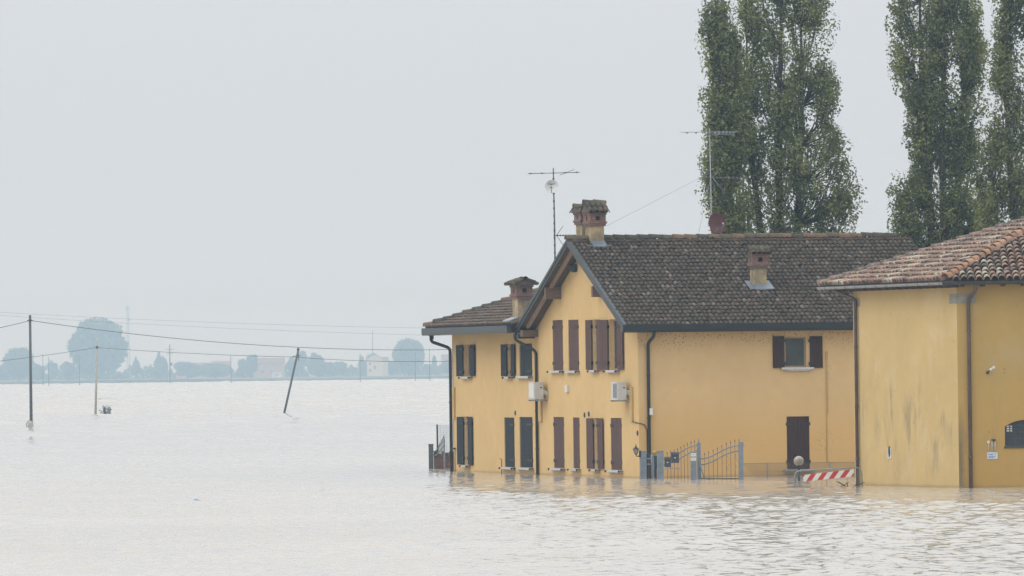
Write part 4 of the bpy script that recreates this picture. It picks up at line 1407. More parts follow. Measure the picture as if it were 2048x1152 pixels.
# roof deck
mb = MB()
e1_, e2_, ap = Rr(E1), Rr(E2), Rr(AP)
er = Vector((XR + .5, e1_.y, e1_.z)); apr = Vector((XR + .5, ap.y, ap.z))
def slab(mb, pts, t=.1, lift=-.03):
    n = (pts[1] - pts[0]).cross(pts[2] - pts[0]).normalized()
    if n.z < 0: n = -n
    k = len(pts)
    vs = [p + n * lift for p in pts] + [p + n * (lift - t) for p in pts]
    mb.add(vs, [tuple(range(k)), tuple(range(2 * k - 1, k - 1, -1))] + [(i, (i + 1) % k, k + (i + 1) % k, k + i) for i in range(k)])
slab(mb, [e1_, er, apr, ap])
slab(mb, [e2_, e1_, ap])
e3 = Vector((XR + .5, e2_.y + 2.0, e2_.z))
slab(mb, [e3, e2_, ap, apr])
broof = mb.build("roof", M_under2, barn)
cr = 1 / math.sqrt(1 + SR * SR); sR = Vector((0, cr, SR * cr)); aR = Vector((1, 0, 0))
LSR = (ap.y - e1_.y) / cr
def inR(p, q):
    y = q * cr
    hx = (ap.x - e1_.x) * y / (ap.y - e1_.y)
    return p > hx + .12 and p < XR + .4 - e1_.x and q < LSR - .1
spR = tile_spots(e1_.copy(), aR, sR, inR, XR + .5 - e1_.x, LSR, .222, .40, 1.4)
T_b = [0.0, .12, .2, .28, .36, .44, .5, .55, .62, .7, .78, .88, .95, 1.0]
nvis = lambda u, v: u < 2056
cl = 1 / math.sqrt(1 + SL * SL); sL = in_l * cl + Vector((0, 0, SL * cl)); aL = -dl
Lh = (e2_ - e1_).length
dA_ = (ap - e2_); apq = dA_.dot(sL); app = dA_.dot(aL)
def inL(p, q):
    if q < 0 or q > apq: return False
    l = app * q / apq; r = Lh - (Lh - app) * q / apq
    return l + .1 < p < r - .1
spL = tile_spots(e2_.copy(), aL, sL, inL, Lh, apq, .222, .40, 1.4)
lay_tiles(spR, .112, .46, M_tile2, broof, MR, nvis, "roof_tile", 110, T_b, "tile_field")
lay_tiles(spL, .112, .46, M_tile2, broof, MR, nvis, "roof_tile", 180, T_b, "tile_field")
hip_m = [mesh_of(coppo_mesh("hip_tile", .14, .48, M_hip2, tv, .82), "hip_tile", M_hip2) for tv in (0, .3, .6, 1)]
hip_g = [mesh_of(coppo_mesh("hip_tile", .13, .48, M_tile2, tv, .82), "hip_tile", M_tile2) for tv in (0, .1, .2, .4)]
lay_ridge(e1_ + Vector((-.02, -.02, .02)), ap, hip_m, broof, "hip_tile", .4, lift=.03)
lay_ridge(e2_ + Vector((-.05, 0, .0)), ap, hip_g, broof, "hip_tile", .42, lift=.02)
lay_ridge(ap, apr, hip_g, broof, "hip_tile", .42, lift=.02)
# gutters: half-round, with brackets
def half_gutter(A, B, out, r=.075, brackets=.55, mat=M_zinc, z=0):
    d = (B - A).normalized(); L = (B - A).length
    mb = MB()
    prof = []
    for i in range(9):
        a = math.pi + math.pi * i / 8
        prof.append((r * math.cos(a), r * math.sin(a)))
    inner = [(x * .9, y * .9) for x, y in prof][::-1]
    poly = prof + inner
    def fn(p, q, t_):
        P = A + d * t_ + out * p
        return (P.x, P.y, P.z + q)
    n = len(poly)
    vs = [fn(p, q, 0) for p, q in poly] + [fn(p, q, L) for p, q in poly]
    mb.add(vs, [(i, (i + 1) % n, n + (i + 1) % n, n + i) for i in range(n)], 0, False)
    q = .2
    while q < L:
        pr = [(x * 1.08, y * 1.08) for x, y in prof]
        vs = [fn(p, z_, q) for p, z_ in pr] + [fn(p, z_, q + .035) for p, z_ in pr]
        mb.add(vs, [(i, i + 1, 9 + i + 1, 9 + i) for i in range(8)], 1)
        q += brackets
    return mb.build("gutter", [mat, M_gutter], barn)
gz = -.045
half_gutter(e1_ + nl * .03 + Vector((0, 0, gz)), e2_ + nl * .03 + Vector((0, 0, gz)) + dl * .05, nl, .08, .85, M_zinc)
half_gutter(e1_ + Vector((-.08, -.03, gz)), er + Vector((0, -.03, gz)), Vector((0, -1, 0)), .08, 1.0, M_gutterL)
# rafter ends
mb = MB()
q = .3
while q < Lh - .2:
    b0 = e1_ + dl * q
    for s in (0,):
        a = b0 - nl * .06; c = b0 - nl * (OV + .02)
        mb.add([a + Vector((0, 0, -.12)) - dl * .05, a + Vector((0, 0, -.12)) + dl * .05, c + Vector((0, 0, -.12)) + dl * .05, c + Vector((0, 0, -.12)) - dl * .05,
                a + Vector((0, 0, -.19)) - dl * .05, a + Vector((0, 0, -.19)) + dl * .05, c + Vector((0, 0, -.2)) + dl * .05, c + Vector((0, 0, -.2)) - dl * .05],
               [(0, 1, 2, 3), (7, 6, 5, 4), (0, 4, 5, 1), (1, 5, 6, 2), (2, 6, 7, 3), (3, 7, 4, 0)])
    q += .55
for x in (.15, .75, 1.35, 1.95):
    mb.box(x - .06, -OV + .08, WZ - .2, x + .06, -.003, WZ - .06)
mb.build("rafter", M_soffit, barn)
# soffit boards closing the eaves
mb = MB()
for A, B, n_ in ((e1_, e2_, nl), (e1_, er, Vector((0, -1, 0)))):
    d = (B - A).normalized(); L = (B - A).length
    a0 = A - n_ * .05; a1 = A - n_ * (OV + .1)
    mb.quad(a0 + Vector((0, 0, -.1)), a0 + d * L + Vector((0, 0, -.1)), a1 + d * L + Vector((0, 0, -.02)), a1 + Vector((0, 0, -.02)))
mb.build("soffit", M_soffit, barn)
# downpipes
xd = Rr(PRf(1939.5, 800, .07)).x
zk = Rr(PRf(1937, 600, .07)).z; xk, zk2 = Rr(PRf(1952, 576, .45)).x, Rr(PRf(1952, 578, .45)).z
pipe([(xd, -.07, -.6), (xd, -.07, zk), (xk, -.42, zk2 - .02), (xk, -.5, e1_.z - .1)], .055, M_pipe2, parent=barn, clips=[(xd, -.07, 4.6), (xd, -.07, 2.9), (xd, -.07, .9)])
pd = Rr(PLf(1713, 800, .08))
zk = Rr(PLf(1712, 598, .08)).z
pe = Rr(PLf(1666, 580, .46)); 
pipe([(pd.x, pd.y, -.6), (pd.x, pd.y, zk), (pe.x, pe.y, pe.z), (pe.x, pe.y, e1_.z - .1)], .052, M_pipe2, parent=barn, clips=[(pd.x, pd.y, 4.2), (pd.x, pd.y, 2.4), (pd.x, pd.y, .8)])
# dressed stones let into the wall, dirty quoin strip
zs0, zs1 = Rr(PRf(1930, 607)).z, Rr(PRf(1930, 587)).z
xs1 = Rr(PRf(1952, 600)).x
ys = (Rr(PLf(1899, 600)) - Vector((0, 0, 0)))
mb = MB()
la = Vector((ys.x, ys.y, 0)).length
q0, q1 = Vector((0, 0, 0)), dl * la
mb.add([nl * .012 + Vector((0, 0, zs0)), q1 + nl * .012 + Vector((0, 0, zs0)), q1 + nl * .012 + Vector((0, 0, zs1)), nl * .012 + Vector((0, 0, zs1)),
        Vector((0.004, .004, zs0)), q1 + Vector((.004, 0, zs0)), q1 + Vector((.004, 0, zs1)), Vector((.004, .004, zs1))],
       [(0, 1, 2, 3), (3, 2, 6, 7), (0, 4, 5, 1), (1, 5, 6, 2)])
mb.box(-.012, -.012, zs0, xs1, -.001, zs1)
mb.build("corner_stone", M_stone, barn)
zs0, zs1 = Rr(PLf(1716, 613)).z, Rr(PLf(1716, 597)).z
qa, qb = Rr(PLf(1719.5, 605)), Rr(PLf(1711.5, 605))
mb = MB()
la, lb = Vector((qa.x, qa.y, 0)).length, Vector((qb.x, qb.y, 0)).length
vs = []
for l_ in (la, lb):
    for zz in (zs0, zs1):
        for off in (.012, -.01):
            p = dl * l_ + nl * off; vs.append((p.x, p.y, zz))
mb.add(vs, [(0, 2, 6, 4), (0, 1, 3, 2), (4, 6, 7, 5), (2, 3, 7, 6), (0, 4, 5, 1)])
mb.build("corner_stone", M_stone, barn)
# bits fixed on its walls: sign, plaque, fittings, camera
def wall_plate(name, label, cat, u0, u1, v0, v1, mat, off=.02, left=False):
    f = PLf if left else PRf
    p = f(u0, v1); q = f(u1, v0)
    T = thing(name, label, cat, (p.x, p.y, p.z))
    d = Vector((q.x - p.x, q.y - p.y, 0)); w_ = d.length; d.normalize()
    n = nl if left else Vector((0, -1, 0))
    h = q.z - p.z
    T.matrix_world = Matrix(((d.x, -n.x, 0, p.x), (d.y, -n.y, 0, p.y), (0, 0, 1, p.z), (0, 0, 0, 1)))
    mb = MB(); mb.box(0, -off, 0, w_, -.002, h); mb.build("plate", mat, T)
    return T, w_, h
M_signbg = simple("pale blue sign enamel", (0.55, 0.6, 0.66), 0.4, 0.05, 8)
M_signtx = simple("grey blue print", (0.2, 0.27, 0.42), 0.5, 0.05, 8)
M_signgr = simple("green print", (0.16, 0.42, 0.1), 0.5, 0.05, 8)
T, w_, h = wall_plate("notice_sign", "pale blue rectangular notice on the shaded right wall beside the arched window", "sign", 1974.5, 1995, 904.5, 918, M_signbg)
mb = MB()
mb.box(.03, -.023, h * .6, w_ * .58, -.0205, h * .78, 0)
for i, k in enumerate((.42, .3, .18)):
    mb.box(.03, -.023, h * k - .008, w_ * (.85 - .1 * i), -.0205, h * k + .008, 0)
mb.box(w_ * .66, -.023, h * .66, w_ * .76, -.0205, h * .74, 1); mb.box(w_ * .72, -.0235, h * .7, w_ * .84, -.0236 + .003, h * .86, 1)
mb.build("print", [M_signtx, M_signgr], T)
T, w_, h = wall_plate("wall_plaque", "small white upright plaque with dark oval low on the left wall", "sign", 1776.5, 1783, 896, 917, M_white, left=True)
mb = MB()
mb.lathe([(0, .004), (w_ * .3, .004), (w_ * .3, 0)], 16, 0, Matrix.Translation((w_ * .5, -.0205, h * .68)) @ Matrix.Rotation(math.pi / 2, 4, 'X') @ Matrix.Scale(2.0, 4, (0, 1, 0)))
mb.box(w_ * .3, -.024, h * .12, w_ * .7, -.0205, h * .36, 1)
mb.build("print", [M_iron, M_zinc], T)
T = thing("meter_fitting", "small pale pipe fittings above the notice sign", "fitting", PRf(1975, 904))
mb = MB()
for u in (1977, 1984, 1990):
    p, q = Vector(PRf(u, 901) - PRf(1975, 904)), Vector(PRf(u, 881) - PRf(1975, 904))
    mb.tube([p + Vector((0, -.02, 0)), q + Vector((0, -.02, 0))], .012, 6)
p, q = PRf(1983, 880) - PRf(1975, 904), PRf(1991, 880) - PRf(1975, 904)
mb.box(p.x, -.06, p.z - .02, q.x, -.003, q.z + .02, 1)
p = PRf(1976, 884) - PRf(1975, 904); mb.box(p.x - .03, -.05, p.z - .04, p.x + .05, -.003, p.z + .03)
mb.build("pipe", [M_white, M_pipe], T)
T = thing("security_camera", "white bullet camera on a bracket high on the shaded right wall", "camera", PRf(1975, 743))
mb = MB()
mb.lathe([(0, 0), (.035, 0), (.038, .02), (.038, .13), (.05, .135), (.05, .02 + .15), (0, .165)], 12, 0, Matrix.Translation((.06, -.16, .04)) @ Matrix.Rotation(R(58), 4, 'Y') @ Matrix.Rotation(R(12), 4, 'X'))
mb.build("housing", M_white, T)
mb = MB(); mb.tube([(0, -.003, -.03), (0, -.06, -.03), (.06, -.15, .03)], .018, 6); mb.box(-.04, -.02, -.07, .04, -.002, .01); mb.build("bracket", M_box, T)

# ------------------------------------------------------------------ gates, fence, lamps in front of the long wall
def post(name, label, cat, u, v_base, v_top, wpx, mat, group=None, capd=True):
    b = ground(u, v_base)
    k = F / b.y
    w_ = wpx / k
    top = depth(u, v_top, b.y).z
    T = thing(name, label, cat, b, group)
    mb = MB()
    mb.box(-w_ / 2, -w_ / 2, -1.1, w_ / 2, w_ / 2, top - (.03 if capd else 0))
    mb.build("shaft", mat, T)
    if capd:
        mb = MB(); mb.box(-w_ / 2 - .015, -w_ / 2 - .015, top - .03, w_ / 2 + .015, w_ / 2 + .015, top); mb.build("post_cap", mat, T)
    return T, b, w_, top
gp = "blue grey gate posts"
P1_, b1, *_ = post("gate_post", "blue grey gate post touching the house corner under the lantern", "post", 1287, 958.2, 902, 13, M_galv, gp)
P2_, b2, w2, t2 = post("gate_post", "blue grey gate post with the yellow warning lamp on it", "post", 1321, 958.5, 901.5, 13, M_galv, gp)
P3_, b3, w3, t3 = post("gate_post", "blue grey gate post carrying white name plates", "post", 1387.5, 960, 903, 12, M_galv, gp)
P5_, b5, *_ = post("gate_post", "slim blue grey gate post where the chain link fence begins", "post", 1483, 959.5, 884, 8.5, M_galv, gp, False)
# big two-leaf gate
def spear(mb, base, top, r=.008):
    mb.tube([base, top - Vector((0, 0, .09))], r, 5)
    mb.tube([top - Vector((0, 0, .1)), top - Vector((0, 0, .06)), top], [r, r * 2.0, .001], 5)
def interp(pts, u):
    for (ua, va), (ub, vb) in zip(pts[:-1], pts[1:]):
        if ua <= u <= ub:
            t_ = (u - ua) / (ub - ua); return va + (vb - va) * t_
    return pts[-1][1] if u > pts[-1][0] else pts[0][1]
def gate(name, label, A, B, uA, uB, bars, tips, rails, strut=None, stile=None, cat="gate", group=None, bottom=None):
    """A,B: the world feet of the leaf's ends; pixel columns between uA and uB map on the plane through them"""
    d = (B - A); d.z = 0; n = Vector((d.y, -d.x, 0)).normalized()
    f = lambda u, v: on_plane(u, v, A, n) - A
    T = thing(name, label, cat, A, group)
    for i, u in enumerate(bars):
        mb = MB()
        p = f(u, 950); base = Vector((p.x, p.y, -.8)); q = f(u, interp(tips, u))
        spear(mb, base, Vector((p.x, p.y, q.z)))
        mb.build("bar", M_ironbar, T)
    for r_ in rails:
        mb = MB()
        pts = []
        us = np.linspace(r_[0][0], r_[-1][0], 15)
        for u in us:
            # smooth interpolation through control rows
            k = (u - r_[0][0]) / (r_[-1][0] - r_[0][0])
            v = np.interp(u, [q[0] for q in r_], [q[1] for q in r_])
            pts.append(f(u, v) + n * .012)
        for _ in range(2):
            pts = [pts[0]] + [(pts[i - 1] + pts[i] * 2 + pts[i + 1]) / 4 for i in range(1, len(pts) - 1)] + [pts[-1]]
        mb.tube(pts, .021, 6)
        mb.build("rail", M_galv, T)
    if stile:
        u, vt, wp = stile
        p = f(u, 950); q = f(u, vt); w_ = wp / F * A.y
        mb = MB(); mb.box(p.x - w_ / 2, p.y - .03, -.9, p.x + w_ / 2, p.y + .03, q.z)
        spear(mb, Vector((p.x, p.y, q.z)), Vector((p.x, p.y, q.z + .14)), .014)
        mb.build("stile", M_galv, T)
    if strut:
        mb = MB(); mb.tube([f(*strut[0]), f(*strut[1])], .02, 6); mb.build("strut", M_galv, T)
    if bottom:
        mb = MB(); mb.tube([f(bottom[0], bottom[2]), f(bottom[1], bottom[2])], .016, 6); mb.build("bottom_rail", M_iron, T)
    return T, f
b4 = ground(1398, 959.5)
gate("driveway_gate", "left leaf of the spiked metal gate behind the grey mailboxes", b2 + Vector((.12, 0, 0)), b4, 1328, 1398,
     [1335, 1342, 1349, 1356, 1362.5, 1369, 1376, 1383, 1390], [(1330, 905), (1342, 900), (1355, 896), (1369, 888), (1383, 881), (1397, 877)],
     [[(1329, 919), (1345, 914), (1358, 907), (1370, 899), (1382, 893), (1396, 890)], [(1329, 930), (1345, 925), (1358, 919), (1370, 911), (1382, 905), (1396, 901)]],
     stile=(1398.5, 885, 7.5), strut=((1399, 923), (1409, 958)), group="driveway gate leaves")
gate("driveway_gate", "right leaf of the spiked metal gate with rails curving up to the right", b4 + Vector((.08, 0, 0)), b5, 1402, 1480,
     [1409.5, 1418, 1427, 1435.5, 1444.5, 1453.5, 1462, 1470.5], [(1404, 906), (1418, 902), (1435, 894), (1453, 884), (1470, 878), (1480, 876)],
     [[(1402, 918), (1415, 916), (1430, 909.5), (1445, 901), (1460, 894), (1480, 890.5)], [(1402, 930), (1415, 927.5), (1430, 921), (1445, 912), (1460, 905), (1480, 901)]],
     stile=(1479, 885, 3), group="driveway gate leaves", bottom=(1402, 1480, 957.5))
gate("pedestrian_gate", "narrow metal gate with two rails between the posts beside the lantern", b1 + Vector((.12, -.05, 0)), b2 - Vector((.12, 0, 0)), 1293, 1313,
     [1294, 1297, 1300.5, 1304], [(1293, 908), (1306, 904)], [[(1292, 917.5), (1303, 917.5)], [(1292, 928.5), (1303, 928.5)]], stile=(1306.5, 911, 4))
T = thing("gate_motor", "dark gate opener with yellow flashing lamp on top beside the post", "gate opener", ground(1310, 958))
k = 15000 / ground(1310, 958).y
f0 = lambda u, v: depth(u, v, ground(1310, 958).y) - ground(1310, 958)
mb = MB()
p, q = f0(1305.5, 938), f0(1314, 911); mb.box(p.x, -.06, p.z, q.x, .06, q.z)
p, q = f0(1307, 958), f0(1313.5, 938); mb.box(p.x, -.04, -.6, q.x, .04, q.z); mb.build("casing", M_box, T)
mb = MB(); p, q = f0(1307, 910), f0(1313, 901); mb.lathe([(0, 0), (.055, 0), (.06, .1), (.045, .145), (0, .16)], 12, 0, Matrix.Translation(((p.x + q.x) / 2, 0, p.z))); mb.build("flashing_lamp", M_yellow, T)
mb = MB(); p, q = f0(1302, 925), f0(1305.5, 908); mb.box(p.x, -.09, p.z, q.x, -.062, q.z); mb.build("plate", M_white, T)
# mailboxes
for lab, u0, u1, v0, v1 in (("lower grey mailbox next to the post with the yellow lamp", 1329, 1341.5, 914.5, 934.5), ("higher grey mailbox with small white label, right of the other", 1342.5, 1358, 905, 926)):
    Y = min(b2.y, b3.y) - .45
    p, q = depth(u0, v1, Y), depth(u1, v0, Y)
    T = thing("mailbox", lab, "mailbox", p, "mailboxes on the gate")
    w_, h = q.x - p.x, q.z - p.z
    mb = MB()
    mb.box(0, 0, 0, w_, .12, h - .04)
    mb.build("body", M_box, T)
    mb = MB(); mb.prism([(-.015, h - .036), (-.015, h - .01), (.135, h + .02), (.135, h - .036)], lambda a, b, t_: (t_, a, b), -.012, w_ + .012); mb.build("lid", M_box, T)
    mb = MB(); mb.box(w_ * .12, -.006, h * .66, w_ * .88, -.001, h * .72); mb.build("slot", M_iron, T)
    mb = MB(); mb.box(w_ * .38, -.006, h * .45, w_ * .62, -.001, h * .53); mb.build("name_label", M_white, T)
    mb = MB(); mb.box(w_ * .3, .121, .1, w_ * .7, .45, .14); mb.build("bracket", M_galv, T)
Y = min(b2.y, b3.y) - .25
p, q = depth(1328, 937, Y), depth(1357, 936, Y)
T = thing("support_arm", "pale horizontal steel arm under the mailboxes", "bracket", p)
mb = MB(); mb.tube([(0, 0, 0), q - p], .02, 6); mb.lathe([(.0, -.05), (.04, -.05), (.04, .05), (0, .05)], 10, 0, Matrix.Translation(q - p)); mb.build("arm", M_galvL, T)
# name plates on the third post and stile
for lab, u0, u1, v0, v1, Yp in (("upper white name plate on the gate post", 1381.5, 1392, 906, 913, b3.y - w3 / 2 - .012), ("lower white name plate on the gate post", 1381.5, 1392, 915, 921.5, b3.y - w3 / 2 - .012), ("tiny upper white plate on the gate stile", 1395.8, 1401, 891.5, 895, b4.y - .045), ("tiny lower white plate on the gate stile", 1395.8, 1401, 896.5, 899.5, b4.y - .045)):
    p, q = depth(u0, v1, Yp), depth(u1, v0, Yp)
    T = thing("name_plate", lab, "sign", p, "white plates on the gate")
    mb = MB(); mb.box(0, 0, 0, q.x - p.x, .01, q.z - p.z); mb.build("plate", M_whitesheet, T)
    if u1 - u0 > 8:
        mb = MB(); mb.box((q.x - p.x) * .15, -.002, (q.z - p.z) * .45, (q.x - p.x) * .85, -.0005, (q.z - p.z) * .58); mb.build("print", M_zinc, T)
# wall lantern
pl = depth(1272, 911, b1.y - .25)
T = thing("lantern", "black coach lantern on a curved arm at the house corner", "lamp", pl)
mb = MB()
mb.lathe([(0, -.03), (.02, -.02), (.035, .02), (.05, .03)], 6, 0, Matrix.Translation((0, 0, .03)))
mb.lathe([(.125, .2), (.08, .235), (.03, .285), (.02, .3), (.012, .34), (.022, .35), (0, .38)], 6, 0)
mb.lathe([(.125, .2), (.0, .2)], 6, 0)
for i in range(6):
    a = 2 * math.pi * i / 6
    mb.tube([(.05 * math.cos(a), .05 * math.sin(a), .06), (.095 * math.cos(a), .095 * math.sin(a), .2)], .007, 4)
mb.build("frame", M_iron, T)
mb = MB(); mb.lathe([(.045, .06), (.088, .2)], 6, 0); mb.build("glass", glass_mat("lantern glass", (.5, .5, .47)), T)
mb = MB(); mb.tube([(0, 0, 0), (.03, .02, -.03), (.1, .06, -.02), (.13, .1, .05), (.13, .13, .1)], .017, 6); mb.box(.1, .11, -.06, .16, .16, .16); mb.build("arm", M_iron, T)

# chain link fence
Yc = ground(1500, 957.5).y
c0, c1 = depth(1487, 957, Yc), depth(1722, 955, Yc)
ct = depth(1600, 925.5, Yc).z
T = thing("chain_link_fence", "low rusty chain link fence in front of the long wall", "fence", (c0.x, Yc, 0))
mb = MB()
Lf = c1.x - c0.x
hgt = ct + .5
n = int((Lf + hgt) / .085)
for i in range(n):
    for sg in (1, -1):
        x0 = i * .085 - (hgt if sg > 0 else 0)
        a, b = (x0, -.5), (x0 + hgt, ct)
        if sg < 0: a, b = (x0, ct), (x0 + hgt, -.5)
        t0 = max(0, -a[0] / hgt); t1 = min(1, (Lf - a[0]) / hgt)
        if t1 <= t0: continue
        pa = (a[0] + hgt * t0, sg * .004, a[1] + (b[1] - a[1]) * t0); pb2 = (a[0] + hgt * t1, sg * .004, a[1] + (b[1] - a[1]) * t1)
        mb.tube([pa, pb2], .006, 3, 0, False, False)
mb.build("wire_mesh", M_ironbar, T)
mb = MB()
for zz in (ct, ct - .28): mb.tube([(0, 0, zz), (Lf, 0, zz)], .005, 4)
mb.build("tension_wire", M_iron, T)
for u in (1535, 1660):
    x = depth(u, 950, Yc).x - c0.x
    mb = MB(); mb.tube([(x, .02, -.8), (x, .02, ct + .03)], .022, 8); mb.build("post", M_galv, T)

# globe garden lamp
bl = ground(1598, 966)
T = thing("globe_lamp", "garden lamp with clouded glass globe in front of the brown shutters", "lamp", bl)
zc_ = depth(1598, 922, bl.y).z
mb = MB(); mb.tube([(0, 0, -.8), (0, 0, zc_ - .14)], .035, 8); mb.lathe([(.035, zc_ - .2), (.08, zc_ - .16), (.08, zc_ - .12)], 12); mb.build("post", M_iron, T)
mb = MB(); mb.lathe([(.158 * math.sin(math.pi * i / 14) + 1e-4, zc_ - .158 * math.cos(math.pi * i / 14)) for i in range(15)], 22); mb.build("globe", glass_mat("clouded globe glass", (.36, .31, .24), .15), T)

# striped crowd barrier
bb = depth(1590, 975, 226.0); bY = 226.0
T = thing("road_barrier", "leaning steel crowd barrier with red and white striped panel", "barrier", (bb.x, bY, 0))
f1 = lambda u, v, dy=0: depth(u, v, bY + dy) - Vector((bb.x, bY, 0))
mb = MB()
P = [f1(1590, 990), f1(1589.5, 952), f1(1591, 946), f1(1596, 942.6), f1(1604, 941), f1(1657, 938.2), f1(1708, 935), f1(1716, 935.6), f1(1721, 940), f1(1723.5, 948), f1(1725, 985)]
mb.tube(P, .021, 8); mb.build("frame", M_steel, T)
for i, u in enumerate(np.linspace(1600, 1716, 12)):
    mb = MB()
    mb.tube([f1(u, 938 + (1700 - u) * .055 + 2, .01), f1(u + 1, 990, .01)], .007, 5); mb.build("bar", M_steel, T)
mb = MB(); mb.tube([f1(1590, 962.5), f1(1606, 964)], .015, 6); mb.build("cross_rail", M_steel, T)
mb = MB()
pa, pb3, pc3, pd3 = f1(1605, 950.2, -.04), f1(1707.6, 938.4, -.04), f1(1707.8, 953, -.04), f1(1607.5, 963.2, -.04)
def bil(s, t_): return pd3 * (1 - s) * (1 - t_) + pc3 * s * (1 - t_) + pb3 * s * t_ + pa * (1 - s) * t_
th = Vector((0, .02, 0))
mb.add([pa, pb3, pc3, pd3, pa + th, pb3 + th, pc3 + th, pd3 + th], [(7, 6, 5, 4), (0, 4, 5, 1), (1, 5, 6, 2), (2, 6, 7, 3), (3, 7, 4, 0)], 1)
panel = mb.build("panel", [M_red, M_whitesheet], T)
# stripes: slanting bands across the panel, each a sheet of its own
ns = 9.0
lean = 1.05
edges = [-lean + .55 + i for i in range(0, 12)]
def sheet(poly, m, k):
    mb = MB(); mb.add([bil(s, t_) + Vector((0, -.004, 0)) for s, t_ in poly], [tuple(range(len(poly)))]); mb.build("stripe", m, panel)
import itertools
def clip_band(a, b):
    # band between lines x = a + lean*t and x = b + lean*t in stripe units, clipped to 0..ns
    pts = []
    K = 10
    lo = [(max(0, min(ns, a + lean * t_)), t_) for t_ in [i / K for i in range(K + 1)]]
    hi = [(max(0, min(ns, b + lean * t_)), t_) for t_ in [i / K for i in range(K, -1, -1)]]
    out = []
    for p in lo + hi:
        q = (p[0] / ns, p[1])
        if not out or (abs(out[-1][0] - q[0]) + abs(out[-1][1] - q[1])) > 1e-5: out.append(q)
    return out
for i in range(-2, 10):
    a, b = i + .4, i + 1.4
    if b + lean <= 0.01 or a >= ns - .01: continue
    pl_ = clip_band(a, b)
    ar = 0
    for (xa, ya), (xb, yb) in zip(pl_, pl_[1:] + pl_[:1]): ar += xa * yb - xb * ya
    if abs(ar) < 1e-3: continue
    sheet(pl_, M_red if i % 2 == 0 else M_whitesheet, i)

# ------------------------------------------------------------------ yard gate at the far left corner
bg = ground(862.5, 938.5)
Tg, bgp, wg, tg = post("gate_post", "lone grey gate post at the far left of the house", "post", 862.5, 938.5, 888, 9.5, M_galvd)
fY = bg.y
A = bg; B = ground(905, 938.5)
gate("yard_gate", "small grey gate with two curved rails left of the house", Vector((bg.x + .1, fY, 0)), Vector((B.x, fY, 0)), 867, 890,
     [868.5, 870, 872, 874, 876, 878, 880, 882, 884, 886, 888], [(867, 908), (890, 868)], [[(867, 903.5), (873, 901), (880, 891), (888, 880)], [(867, 912), (873, 910), (880, 902), (888, 890)]], stile=(889, 877, 3.2))
mb = MB()
T = thing("mesh_fence", "tall wire mesh panel on a black post left of the house", "fence", depth(876, 938, fY + .8))
o0 = depth(876, 938, fY + .8)
f2 = lambda u, v: depth(u, v, fY + .8) - o0
mb = MB(); p, q = f2(875.5, 945), f2(875.5, 849); mb.box(p.x - .03, -.03, -.8, p.x + .03, .03, q.z); mb.build("post", M_iron, T)
mb = MB()
for u in np.linspace(878, 905, 10): mb.tube([f2(u, 940), f2(u, 850)], .006, 3, 0, False)
for v in np.linspace(850, 935, 24): mb.tube([f2(877, v), f2(906, v)], .004, 3, 0, False)
mb.build("wire_mesh", M_galv, T)
T = thing("brick_wall", "low dark brick wall with mossy coping between the small gate and the house", "wall", depth(890, 938.6, fY + .6))
o1 = depth(890, 938.6, fY + .6)
f3 = lambda u, v: depth(u, v, fY + .6) - o1
mb = MB(); p, q = f3(868, 938), f3(906, 912); mb.box(p.x, 0, -.8, q.x + .3, .3, q.z); mb.build("masonry", M_brick, T)
x = p.x
while x < q.x + .2:
    mb = MB()
    mb.tint = .2
    hh = random.uniform(.08, .2)
    mb.box(x, -.05, q.z + .002, x + .13, .35, q.z + hh)
    mb.build("coping_stone", M_moss, T)
    x += .14

